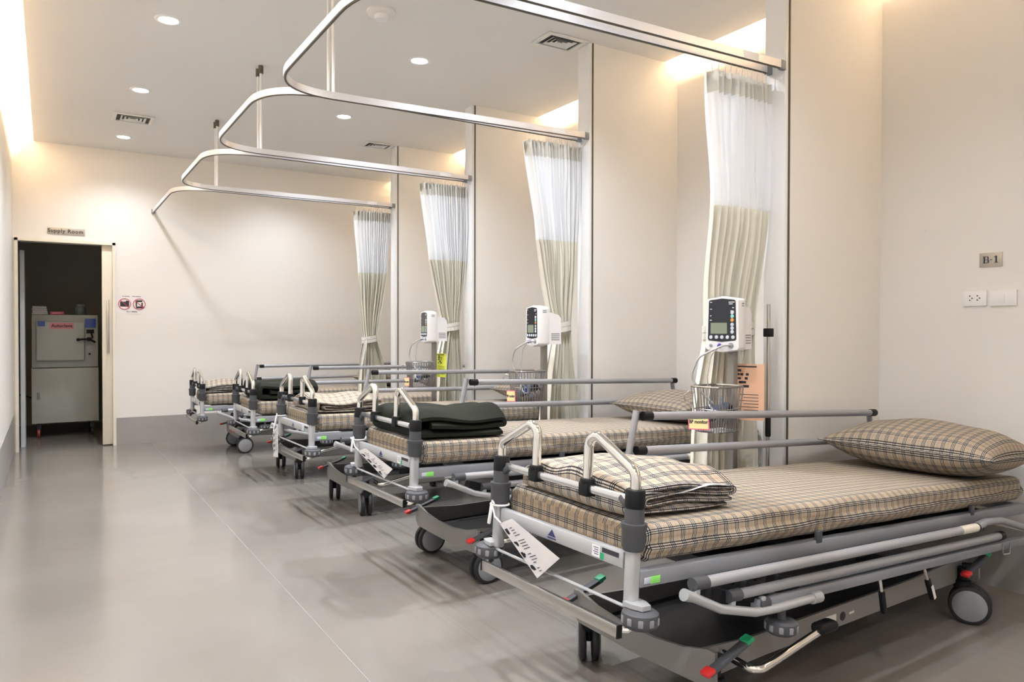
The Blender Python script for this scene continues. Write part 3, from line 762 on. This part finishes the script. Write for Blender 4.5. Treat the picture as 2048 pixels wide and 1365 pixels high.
beds = [bed] + [copy_tree(bed) for _ in range(4)]
SW = [(.95, .92, -1.18, .2), (-.02, -.05, .2, .1), (1.32, 1.22, .2, .3), (1.33, 1.33, .1, .1), (-.15, -.2, .2, .1)]
TILT = []
for b, (x, y, th, dz, tl), lab, sw in zip(beds, BEDS, BL, SW):
    b.location = (x, y, 0); b.rotation_euler = (0, 0, th); b['label'] = lab
    Rm = Matrix.Translation((0, 0, .5 + dz)) @ Matrix.Rotation(math.radians(tl), 4, 'Y') @ Matrix.Translation((0, 0, -.5))
    TILT.append(Matrix.Translation((x, y, 0)) @ Matrix.Rotation(th, 4, 'Z') @ Rm)
    k = 0
    for c in b.children:
        if c.get(UP): c.matrix_basis = Rm
        if c.name.startswith('caster'): c.rotation_euler = (0, 0, sw[k]); k += 1
for o in list(bpy.data.objects):
    if UP in o: del o[UP]
for i in (4,):   # pale hubs on the last stretcher
    pass

# ------------------------------------------------------------------ bedding on the stretchers
def rest(o, i, x, y, z, rz=0): o.matrix_basis = TILT[i] @ Matrix.Translation((x, y, z)) @ Matrix.Rotation(rz, 4, 'Z'); return o
def folded(name, m, L, Wd, layers, th, seed, lab, cat, grp, lining=None, puff=.018):
    rnd = random.Random(seed); h = layers * th
    # outer wrap plus inner layers, as one spiral path in (x, z)
    pts = [(L - .02, 0, th * .5), (0, 0, th * .5), (0, 0, h - th * .5), (L, 0, h - th * .5)]
    zz = h - th * 1.5; x_in, right = th * 1.6, True
    while zz > th * 1.2:
        pts += [(L if right else x_in, 0, zz), (x_in if right else L - .015, 0, zz)]; right = not right; zz -= th
        if zz > th * 1.2: pts += []
    C = fillet(pts, th * .62, 5); n0 = []
    for a, b in zip(C, C[1:]):
        d = (b - a).length; k = max(1, int(d / .03))
        n0 += [a.lerp(b, q / k) for q in range(k)]
    n0.append(C[-1]); C = n0; n = len(C); sl = [0]
    for a, b in zip(C, C[1:]): sl.append(sl[-1] + (b - a).length)
    NY = 18; vs = []; fs = []; uvs = []
    ph = [rnd.uniform(0, 6) for _ in range(6)]
    def off(j, v, side):
        a = C[max(j - 1, 0)]; b = C[min(j + 1, n - 1)]; t = (b - a).normalized(); nr = Vector((-t.z, 0, t.x))
        e = min(v, 1 - v) * 2; tk = th * .47 * (1 - .55 * (1 - min(1, e * 6)) ** 2)
        p = C[j] + nr * tk * side
        y = (v - .5) * Wd + .008 * math.sin(7 * p.x / L + ph[0] + j * .05)
        z = p.z
        edge = min(1., e * 3.5)
        z *= .80 + .20 * edge
        z += (p.z / h) * puff * (math.sin(v * 7 + ph[1]) * .6 + math.sin(p.x * 16 + ph[2]) * .5 + .4 * math.sin(v * 15 + p.x * 9 + ph[3]))
        x = p.x + .008 * math.sin(v * 6 + ph[4]) + .01 * (p.z / h) * math.sin(v * 4 + ph[5])
        return (x, y, max(.001, z))
    for side in (1, -1):
        for i in range(NY + 1):
            for j in range(n): vs.append(off(j, i / NY, side))
    S_ = (NY + 1) * n
    for s_, fl in ((0, False), (S_, True)):
        for i in range(NY):
            for j in range(n - 1):
                q = [s_ + i * n + j, s_ + i * n + j + 1, s_ + (i + 1) * n + j + 1, s_ + (i + 1) * n + j]
                w = [(sl[j], i / NY * Wd), (sl[j + 1], i / NY * Wd), (sl[j + 1], (i + 1) / NY * Wd), (sl[j], (i + 1) / NY * Wd)]
                if fl: q.reverse(); w.reverse()
                fs.append(q); uvs.append(w)
    for i in (0, NY):
        for j in range(n - 1):
            fs.append((i * n + j, i * n + j + 1, S_ + i * n + j + 1, S_ + i * n + j)); uvs.append([(sl[j], 0), (sl[j + 1], 0), (sl[j + 1], .01), (sl[j], .01)])
    for j in (0, n - 1):
        for i in range(NY):
            fs.append((i * n + j, (i + 1) * n + j, S_ + (i + 1) * n + j, S_ + i * n + j)); uvs.append([(0, i / NY * Wd)] * 4)
    t = thing(name, lab, cat, group=grp)
    G().add(vs, fs, uvs).build('cloth', m, t, 70, fix=False)
    if lining:
        G().grid(lambda u, v: (.03 + (L - .05) * u, -Wd / 2 - .006 + Wd * .3 * v, h * .52 + .006 * math.sin(9 * u + 1) + .01 * u), 16, 4).build('lining', lining, t, 60)
    return t
def pillow(lab, seed, L=.50, Wd=.66, h=.20):
    rnd = random.Random(seed)
    t = thing('pillow', lab, 'pillow', group='plaid pillows')
    def P(u, v, top):
        a, b = u * 2 - 1, v * 2 - 1
        k = max(0, 1 - abs(a) ** 2.6) ** .62 * max(0, 1 - abs(b) ** 3.2) ** .62
        pin = 1 - .10 * (1 - abs(b) ** 2 * 1.0) * abs(a) ** 4 * .6
        pin2 = 1 - .07 * (1 - a * a) * b ** 4
        z = h * .5 + (h * .5 * k if top else -h * .5 * k)
        if top: z += .008 * math.sin(5 * a + seed) * k + .006 * math.sin(7 * b + 2 * a + seed) * k
        else: z = max(z, .004 + .10 * h * (1 - k))
        return (L / 2 * a * pin, Wd / 2 * b * pin2, z)
    uvf = lambda u, v: (u * L * 1.1, v * Wd * 1.05)
    g = G()
    for top in (1, 0):
        n = 26; uvs = []
        g.grid(lambda u, v: P(u, v, top), n, n, uvf)
    # weld the two faces
    me = g.build('pillowcase', 'plaid_pillow', t, 80, fix=False)
    bm = bmesh.new(); bm.from_mesh(me.data); bmesh.ops.remove_doubles(bm, verts=bm.verts[:], dist=.0008); bmesh.ops.recalc_face_normals(bm, faces=bm.faces[:]); bm.to_mesh(me.data); bm.free()
    pts = []
    for (u0, v0, u1, v1) in ((0, 0, 1, 0), (1, 0, 1, 1), (1, 1, 0, 1), (0, 1, 0, 0)):
        for k in range(10): pts.append(P(u0 + (u1 - u0) * k / 10, v0 + (v1 - v0) * k / 10, 1))
    G().tube(pts, .003, 6, closed=True).build('piping', 'plaid_pillow', t)
    return t
ZM = .665
GB = 'folded bedding at the foot ends'
rest(folded('folded_blanket', 'plaid_blanket', .43, .51, 4, .029, 1, 'folded plaid blanket with white lining on the stretcher by the B-1 plate', 'blanket', GB, 'lining'), 0, .05, .0, ZM)
rest(folded('folded_quilt', 'quilt', .47, .52, 3, .043, 2, 'folded dark green quilt on the stretcher beside the B-1 bay', 'quilt', GB), 1, .045, -.03, ZM)
rest(folded('folded_blanket', 'plaid_pale', .42, .50, 4, .022, 3, 'folded pale plaid blanket with maroon edge between the two green quilts', 'blanket', GB, 'maroon'), 2, .06, -.03, ZM)
rest(folded('folded_quilt', 'quilt', .44, .52, 3, .046, 4, 'folded dark green quilt on the stretcher next to the back wall one', 'quilt', GB), 3, .06, -.03, ZM)
rest(folded('folded_blanket', 'plaid_blanket', .42, .48, 4, .024, 5, 'folded tan plaid blanket on the stretcher along the back wall', 'blanket', GB), 4, .05, .0, ZM)
PL = ['plump plaid pillow on the stretcher below the B-1 plate', 'plaid pillow behind the wire basket nearest the B-1 bay', 'plaid pillow behind the middle wire basket',
      'plaid pillow behind the basket with the yellow sheet', 'plaid pillow on the stretcher along the back wall']
for i, lab in enumerate(PL):
    rest(pillow(lab, i + 1, L=.54, h=.22 if i == 0 else .18, Wd=.74 if i == 0 else .62), i, 2.05 if i == 0 else 1.93, -.06 if i == 0 else -.04, ZM - .004, .04 if i == 0 else .02)

# paper tags tied to the foot posts
def paper_tag(i, lab, corners, tie, seed):
    t = thing('paper_tag', lab, 'tag', group='instruction tags tied to stretchers')
    t.matrix_basis = TILT[i]
    a, b, c, d = [Vector(p) for p in corners]     # tl, tr, br, bl seen by the reader
    e1 = (b - a); e2 = (d - a); nr = e1.cross(e2).normalized()
    if nr.x > 0: nr = -nr
    th = nr * .0006
    G().add([a, b, c, d, a - th, b - th, c - th, d - th], [(0, 1, 2, 3), (7, 6, 5, 4), (0, 4, 5, 1), (1, 5, 6, 2), (2, 6, 7, 3), (3, 7, 4, 0)]).build('sheet', 'tagpaper', t)
    rnd = random.Random(seed); g = G(); k_ = nr * .0008
    def q(u0, v0, u1, v1):
        P = lambda u, v: a + e1 * u + e2 * v + k_
        g.quad(P(u0, v0), P(u1, v0), P(u1, v1), P(u0, v1))
    for k in range(4):
        v = .12 + k * .21
        for _ in range(7): uu, vv = rnd.uniform(.07, .2), v + rnd.uniform(0, .07); q(uu, vv, uu + rnd.uniform(.06, .17), vv + rnd.uniform(.03, .08))
    for k in range(18):
        if k % 5: q(.45, .08 + k * .048, rnd.uniform(.62, .95), .092 + k * .048)
    g.build('print', 'ink', t)
    p = Vector(tie); up_ = a.lerp(b, .12)
    g = G(); g.tube([up_, up_.lerp(p, .5) + Vector((-.006, 0, -.01)), p, p + Vector((0, 0, .014)), p + Vector((-.004, -.02, .004))], .0028, 6, fil=.01)
    g.tube([(x_ * .031, PY_ + y_ * .031, .598) for x_, y_ in [(math.cos(q_ * PI / 8), math.sin(q_ * PI / 8)) for q_ in range(16)]], .0035, 6, closed=True)
    g.tube([p, p + Vector((-.008, -.006, -.03)), p + Vector((-.006, .004, -.065))], .006, 6)
    g.build('string', 'string', t)
    return t
paper_tag(0, 'white instruction tag on the stretcher by the B-1 plate', [(-.03, .275, .545), (-.03, .205, .575), (-.03, -.05, .512), (-.03, .055, .425)], (-.030, .325, .600), 1)
paper_tag(1, 'white instruction tag tied on the green quilt stretcher next to the B-1 bay', [(-.03, .262, .548), (-.03, .16, .573), (-.03, -.16, .520), (-.03, -.07, .462)], (-.030, .325, .600), 2)
paper_tag(2, 'white instruction tag hanging upright on the stretcher with the pale plaid blanket', [(-.065, .285, .490), (-.065, .175, .548), (-.065, .155, .335), (-.065, .265, .325)], (-.030, .325, .600), 3)

# ------------------------------------------------------------------ blood pressure monitors on roll stands
def monitor():
    t = thing('blood_pressure_monitor', '', 'monitor', group='blood pressure monitors')
    g = G()
    def bez(y, z): return (y, z)
    def rr(w0, w1, z0, z1, r, bow=.010, n=6):
        P = []
        for (cx, cz, a0) in ((-w0 + r, z0 + r, PI), (w0 - r, z0 + r, 1.5 * PI), (w1 - r, z1 - r, 0), (-w1 + r, z1 - r, .5 * PI)):
            for k in range(n + 1):
                a = a0 + .5 * PI * k / n; P.append((cx + r * math.cos(a), cz + r * math.sin(a)))
            if cz < (z0 + z1) / 2 and cx < 0: P += [(0, z0 - bow)]
            if cz > (z0 + z1) / 2 and cx > 0: P += [(0, z1 + bow)]
        return P
    f = rr(.082, .078, 0, .235, .014)
    # front shell: chamfered towards the face
    n = len(f); vs = [(-.012, p[0] * .95, .1175 + (p[1] - .1175) * .97) for p in f] + [(0, p[0], p[1]) for p in f] + [(.058, p[0], p[1]) for p in f] + [(.066, p[0] * .95, .1175 + (p[1] - .1175) * .96) for p in f]
    fs = [tuple(range(n))[::-1], tuple(3 * n + k for k in range(n))] + [(l * n + k, l * n + (k + 1) % n, (l + 1) * n + (k + 1) % n, (l + 1) * n + k) for l in range(3) for k in range(n)]
    sh = g.add(vs, fs).build('front_shell', 'white', t, 30)
    G().prism([(.06, .004), (.155, .006), (.155, .165), (.135, .188), (.06, .205)], 'y', -.070, .070).build('rear_housing', 'white', t)
    face = rr(.067, .063, .045, .228, .010, .006); G().prism(face, 'x', -.0135, -.0118).build('display_panel', 'screen', t)
    return t, sh
mon, sh = monitor()
dp = [c for c in mon.children if c.name.startswith('display')][0]
X0 = -.0138
G().box(X0 - .0006, X0, -.024, .054, .076, .125).build('lcd', 'lcd', dp)
for (y, z) in [(.052 - .026 * k, .060) for k in range(5)] + [(-.048, .084 + .0165 * k) for k in range(3)] + [(-.048, .170)]:
    G().lathe([(.0085, 0), (.007, -.0022)], (X0, y, z), 'x', 14).build('key_button', 'button', dp)
G().lathe([(.0085, 0), (.007, -.0022)], (X0, -.048, .1535), 'x', 14).build('teal_button', 'buttong', dp)
G().lathe([(.0085, 0), (.007, -.0022)], (X0, -.048, .137), 'x', 14).build('orange_button', 'buttono', dp)
g = G()
for (y, z, w) in ((-.045, .217, .028), (-.041, .209, .018), (-.052, .192, .008), (-.047, .178, .014), (-.053, .174, .006), (.052, .218, .008), (.052, .187, .008), (.053, .157, .006), (.053, .137, .009)):
    g.box(X0 - .0004, X0, y - w / 2, y + w / 2, z - .0018, z + .0018)
g.build('printed_marking', 'paper', dp)
g = G()
for y, z in ((.045, .195), (.045, .16)): pass
g = G(); g.lathe([(.012, 0), (.012, -.006), (.008, -.007)], (-.012, -.042, .024), 'x', 14); g.build('hose_socket', 'hub', sh)
G().lathe([(.007, 0), (.007, -.005)], (-.012, .052, .022), 'x', 12).build('knob', 'hub', sh)
G().tube([(-.012, .012, .024), (-.03, .006, .022), (-.04, .0, .018)], .009, 10).build('violet_plug', 'violet', sh)
g = G()
for k in range(6): g.box(.02, .048, -.0785, -.0775, .208 - .010 * k, .214 - .010 * k)
g.build('side_print', 'railgrey', sh); G().box(.028, .042, -.0785, -.0775, .135, .148).build('green_dot', 'green', sh)
rh = [c for c in mon.children if c.name.startswith('rear')][0]
g = G()
for k in range(4): g.box(.085, .145, -.0706, -.0698, .03 + .012 * k, .036 + .012 * k)
g.build('vent_slots', 'hub', rh)
G().tube([(-.015, -.042, .024), (-.05, -.02, .024), (-.095, .075, -.03), (-.10, .11, -.12), (-.07, .06, -.20), (-.05, .02, -.24)], .0048, 8, fil=.06).build('air_hose', 'hose', mon)
G().tube([(-.04, .0, .018), (-.06, .03, -.02), (-.066, .045, -.12), (-.052, .04, -.23)], .0028, 6, fil=.05).build('sensor_cable', 'hose', mon)

stand = thing('monitor_stand', '', 'stand', group='rolling monitor stands')
G().box(-.020, .016, -.018, .018, .055, 1.112, .005).build('pole', 'polesteel', stand)
hb = G().lathe([(.045, .035), (.05, .045), (.045, .065), (.03, .075)], n=18).build('base_hub', 'greyplastic', stand)
for k in range(5):
    a = 2 * PI * k / 5 + .5; c_, s_ = math.cos(a), math.sin(a)
    lg = G().beam((c_ * .03, s_ * .03, .055), (c_ * .20, s_ * .20, .048), .028, .018, bev=.005).build('base_leg', 'greyplastic', stand)
    g = G(); g.lathe([(.02, -.012), (.023, -.009), (.023, .009), (.02, .012)], (0, 0, .023), 'y', 16); g.xform(Matrix.Translation((c_ * .195, s_ * .195, 0)) @ Matrix.Rotation(a + 1, 4, 'Z')); g.build('caster', 'rubber', lg)
def basket():
    bx0, bx1, by, z0, z1 = -.215, -.022, .078, .755, .955
    rim = [(bx0, -by, z1), (bx1, -by, z1), (bx1, by, z1), (bx0, by, z1)]
    def ring(z, r, shr=0.):
        p = [(bx0 + shr, -by + shr, z), (bx1 - shr, -by + shr, z), (bx1 - shr, by - shr, z), (bx0 + shr, by - shr, z)]
        pts = []
        for k in range(4):
            a, b, c = Vector(p[k - 1]), Vector(p[k]), Vector(p[(k + 1) % 4]); d1, d2 = (a - b).normalized() * .03, (c - b).normalized() * .03
            pts += [b + d1, b + d1 * .4 + d2 * .4 - (d1 + d2) * .15, b + d2]
        return pts
    g = G(); g.tube(ring(z1, 0), .005, 8, closed=True); g.tube(ring(z1 - .1, 0, .008), .0028, 6, closed=True); g.tube(ring(z0, 0, .018), .003, 6, closed=True)
    nx = 9
    for k in range(nx):
        u = (k + .5) / nx
        for sgn in (-1, 1):
            x = bx0 + (bx1 - bx0) * u; xb = bx0 + .018 + (bx1 - bx0 - .036) * u
            g.tube([(x, sgn * by, z1), (xb, sgn * (by - .018), z0)], .0023, 5, cap=False)
            yy = -by + 2 * by * u; yb = -by + .018 + (2 * by - .036) * u
            g.tube([(bx0 if sgn < 0 else bx1, yy, z1), (bx0 + .018 if sgn < 0 else bx1 - .018, yb, z0)], .0023, 5, cap=False)
        g.tube([(xb, -by + .018, z0), (xb, by - .018, z0)], .0023, 5, cap=False)
    b = g.build('wire_basket', 'wire', stand)
    g = G(); g.tube([(bx0, by * .7, z1 - .03), (bx0 - .02, by * .85, z1 - .02), (bx0 - .03, by * 1.05, z1 - .04), (bx0 - .02, by * 1.1, z1 - .065), (bx0 - .002, by * .95, z1 - .07)], .003, 6, fil=.01); g.build('cuff_hook', 'steel', b)
    t_ = Matrix.Rotation(math.radians(-4), 4, 'X')
    lp = G().box(-.0012, .0012, -.056, .056, -.035, .035).build('label_border', 'labelpink', b)
    G().box(-.0018, -.001, -.051, .051, -.030, .030).build('label_card', 'labelyellow', b)
    text('lettering', 'BP monitor', .0215, 'ink', b, Matrix.Translation((-.0020, 0, 0)) @ FACE_NEG_X, .0009, .0002)
    for c in list(b.children):
        if c.name.startswith(('label', 'lettering')): c.matrix_basis = Matrix.Translation((bx0 - .006, .022, .800)) @ t_
    return b
basket()
def cable_coil(seed):
    rnd = random.Random(seed); t = thing('coiled_cable', '', 'cable', group='coiled hoses in the baskets')
    for k in range(3):
        g = G(); R = rnd.uniform(.045, .062) if k < 2 else .022; tl = rnd.uniform(-.5, .5); ph = rnd.uniform(0, 6); pts = []
        for q in range(26):
            a = ph + q * 2 * PI / 13
            pts.append((R * .95 * math.cos(a), R * .8 * math.sin(a) * math.cos(tl), .062 + R * .55 * math.sin(a + tl) + .012 * math.sin(3 * a)))
        g.tube(pts, .0042, 7); g.build('cable_loop', 'bluecable' if k == 2 else 'hose', t)
    return t
def cuff(seed):
    t = thing('blood_pressure_cuff', '', 'cuff', group='cuffs in the baskets')
    G().grid(lambda u, v: (-.04 + .09 * u + .01 * math.sin(4 * v), -.055 + .11 * v, .012 + .10 * abs(math.sin(2.2 * u + .3)) + .01 * math.sin(6 * v)), 12, 8).build('sleeve', 'cuff', t)
    G().grid(lambda u, v: (-.035 + .03 * u, -.062 + .03 * v + .01 * u, .03 + .125 * v * (1 - .1 * u)), 4, 8).build('velcro_strip', 'cuffgrey', t)
    for c in t.children:
        md = c.modifiers.new('thick', 'SOLIDIFY'); md.thickness = .005
    return t
STANDS = [(2.655, 2.335, .12), (2.625, 3.813, -.08), (2.605, 5.325, -.08)]
WHO = ['nearest the B-1 bay', 'in front of the second partition', 'with the yellow sheet']
SL = ['stainless roll stand with wire basket and peach sheet behind it', 'stainless roll stand with wire basket at the second partition', 'stainless roll stand with wire basket and yellow sheet behind it']
ML = ['white blood pressure monitor facing out, above the peach sheet', 'white blood pressure monitor at the second partition, turned sideways', 'white blood pressure monitor above the yellow sheet, turned sideways']
KL = ['coiled grey hose in the basket before the peach sheet', 'coiled grey hose in the basket at the second partition', 'coiled grey hose in the basket beside the yellow sheet']
UL = ['navy cuff in the basket before the peach sheet', 'navy cuff in the basket at the second partition', 'navy cuff in the basket beside the yellow sheet']
ck, cf = cable_coil(4), cuff(2)
for i, (x, y, a) in enumerate(STANDS):
    Tm = Matrix.Translation((x, y, 0)) @ Matrix.Rotation(a, 4, 'Z')
    for proto_, lab, off in ((stand, SL, (0, 0, 0)), (mon, ML, (-.075, 0, 1.114)), (ck, KL, (-.118, -.008, .775)), (cf, UL, (-.105, .0, .762))):
        o = proto_ if i == 0 else copy_tree(proto_)
        o.matrix_basis = Tm @ Matrix.Translation(off) @ Matrix.Rotation(.20 if proto_ is mon and i == 0 else 0, 4, 'Z'); o['label'] = lab[i]
# sheets hanging behind the stands
def sheet(lab, m, x, y, z0, z1, w, rz, grp):
    t = thing('paper_sheet', lab, 'paper', (x, y, 0), rz)
    G().box(-.0012, .0012, -w / 2, w / 2, z0, z1).build('page', m, t)
    g = G(); rnd = random.Random(5); h = z1 - z0
    g.box(-.0018, -.0012, -w * .3, w * .4, z1 - h * .06, z1 - h * .035)
    for k in range(5):
        for _ in range(4):
            yy = rnd.uniform(-.05, .12) * w * 2; zz = z1 - h * (.14 + .07 * k); g.box(-.0018, -.0012, yy, yy + w * .08, zz, zz + h * .045)
    for k in range(7): g.box(-.0018, -.0012, -w * .35, w * rnd.uniform(.0, .3), z1 - h * (.55 + .055 * k), z1 - h * (.54 + .055 * k))
    g.build('print', 'ink', t)
    G().tube([(0, w * .1, z1 - .006), (.02, w * .1, z1 + .02), (.0, w * .05, z1 + .03)], .0016, 5).build('hook', 'steel', t)
    return t
sheet('peach printed sheet hanging behind the monitor stand', 'peach', 2.735, 2.33, .79, 1.05, .17, .45, None)
sheet('neon yellow printed sheet hanging behind the monitor stand', 'yellowpaper', 2.665, 5.325, .83, 1.02, .115, .30, None)

# ------------------------------------------------------------------ autoclave in the supply room
t = thing('autoclave', 'grey front-loading autoclave cabinet inside the dark supply room', 'autoclave', (.165, 9.75, 0))
w = .325
G().box(-w, w, 0, .7, .16, .775, .006).build('lower_cabinet', 'sterile', t)
G().box(-w + .004, w - .004, .0, .7, .782, 1.375, .008).build('upper_body', 'sterile', t)
d = G().box(-w + .045, .185, -.05, -.001, .86, 1.30, .014, 3).build('chamber_door', 'sterile2', t)
g = G(); g.tube([(.115, -.085, 1.095), (.165, -.085, 1.10), (.225, -.085, 1.10), (.29, -.075, 1.065)], .011, 8); g.lathe([(.018, -.03), (.018, .03)], (.12, -.085, 1.095), 'y', 14); g.tube([(.225, -.09, 1.10), (.225, 0, 1.10)], .022, 12); g.build('locking_handle', 'black', d)
G().box(.19, .30, -.006, -.0005, 1.23, 1.335, .002).build('control_panel', 'bluelabel', t)
G().box(.205, .28, -.008, -.0005, 1.165, 1.21, .002).build('display', 'black', t)
G().tube([(.255, -.01, 1.165), (.265, -.02, 1.12), (.24, -.03, 1.10)], .008, 8).build('hinge_arm', 'black', t)
G().lathe([(.012, 0), (.012, -.006)], (.235, 0, .93), 'y', 12).build('key_switch', 'black', t)
G().box(-.265, -.195, -.0525, -.0495, 1.245, 1.30).build('blue_badge', 'bluelabel', d)
G().box(-.15, .08, -.0525, -.0495, 1.215, 1.285).build('name_label', 'pink', d)
text('lettering', 'Autoclave', .05, 'ink', d, Matrix.Translation((-.035, -.053, 1.25)) @ FACE_NEG_Y, .0012)
G().box(-.275, -.245, -.003, -.0005, .43, .505, .001).build('recessed_pull', 'hub', t)
for (x, y) in ((-.26, .06), (.26, .06), (-.26, .62), (.26, .62)):
    c = G().box(x - .02, x + .02, y - .02, y + .02, .09, .159).build('caster', 'darkmetal', t)
    G().lathe([(.04, -.014), (.046, -.01), (.046, .01), (.04, .014)], (x, y, .046), 'x', 18).build('wheel', 'warnred' if x < 0 and y < .3 else 'rubber', c)
G().tube([(-.32, .3, .42), (-.36, .25, .45), (-.45, .3, .47)], .007, 7).build('power_cord', 'black', t)
t = thing('linen_bundle', 'white bundle of folded linen on top of the autoclave', 'linen', (-.07, 9.86, 1.376))
for k in range(4): G().box(-.085 + .006 * (k % 2), .07 - .005 * k, -.09, .09, .001 + .023 * k, .023 + .023 * k, .010, 3).build('folded_cloth', 'lining', t)
t = thing('tray', 'small pink box on top of the autoclave', 'box', (.085, 9.82, 1.376))
G().box(-.065, .065, -.05, .05, 0, .034, .004).build('body', 'labelpink', t); G().box(-.045, .045, -.052, -.049, .012, .024).build('label', 'pink', t)
t = thing('jar', 'dark glass jar on top of the autoclave', 'jar', (.315, 9.88, 1.376))
G().lathe([(.05, 0), (.056, .01), (.056, .08), (.04, .10)], n=20).build('body', 'glassdark', t); G().lathe([(.044, .1), (.044, .125), (.03, .128)], n=20).build('lid', 'hub', t)

# ------------------------------------------------------------------ lights
def light(name, kind, loc, energy, col, **k):
    l = bpy.data.lights.new(name, kind); l.energy = energy; l.color = col
    for a, b in k.items():
        if a != 'rot': setattr(l, a, b)
    o = bpy.data.objects.new(name, l); COL.objects.link(o); o.location = loc; o.rotation_euler = k.get('rot', (0, 0, 0)); return o
COOL = (.91, .955, 1.03)
for (x, y) in LAMPS + [(.63, 3.36), (.63, 1.8), (.63, .2), (.63, -1.4), (2.19, 3.13), (2.19, 1.55)]:  # second list: unseen spots without fittings, the last added to brighten the head wall
    light('downlight_or_fill', 'SPOT', (x, y, ZC - .012), {(2.19, 1.55): 42, (.628, 8.09): 34, (2.208, 7.90): 46, (.62, 6.445): 66, (2.2, 6.285): 66, (.63, -1.4): 110}.get((x, y), 76), COOL, spot_size=math.radians(136), spot_blend=.9, shadow_soft_size=.045)
WARM = (1., .69, .40)
# warm fluorescent strips lying in the cornice coves
for k, (a, b) in enumerate(segs):
    light('cove_strip', 'AREA', (XC - .045, (a + b) / 2, ZC + .11), 8 * (b - a), WARM, shape='RECTANGLE', size=.03, size_y=(b - a) * .98, rot=(0, math.radians(-100), 0))
light('cove_strip', 'AREA', (XCL + .045, (Y0 + YB) / 2, ZC + .11), 7.5 * (YB - Y0), WARM, shape='RECTANGLE', size=.03, size_y=(YB - Y0) * .98, rot=(0, math.radians(100), 0))

w = bpy.data.worlds.new('world'); SC.world = w; w.use_nodes = True
w.node_tree.nodes['Background'].inputs[0].default_value = (.9, .92, 1, 1); w.node_tree.nodes['Background'].inputs[1].default_value = .02

# ------------------------------------------------------------------ camera
cam = bpy.data.cameras.new('camera'); co = bpy.data.objects.new('camera', cam); COL.objects.link(co)
F = 1481.08; YAW, PIT, ROL = .5595, -.0134, .0017
cam.sensor_fit = 'HORIZONTAL'; cam.sensor_width = 36; cam.lens = F / 2048 * 36; cam.clip_start = .05
cy, sy, cp, sp = math.cos(YAW), math.sin(YAW), math.cos(PIT), math.sin(PIT)
fw = Vector((sy * cp, cy * cp, sp)); R = Vector((cy, -sy, 0)); U = R.cross(fw)
c, s_ = math.cos(ROL), math.sin(ROL); R2 = R * c + U * s_; U2 = U * c - R * s_
mt = Matrix((R2, U2, -fw)).transposed().to_4x4(); mt.translation = (0, 0, 1.2); co.matrix_world = mt
SC.camera = co
vs = SC.view_settings; vs.view_transform = 'Standard'; vs.look = 'None'; vs.gamma = 1; vs.use_curve_mapping = False; vs.exposure = 1.24
SC.cycles.use_denoising = True
SC.cycles.max_bounces = 10; SC.cycles.diffuse_bounces = 6; SC.cycles.glossy_bounces = 4
SC.cycles.sample_clamp_indirect = 6
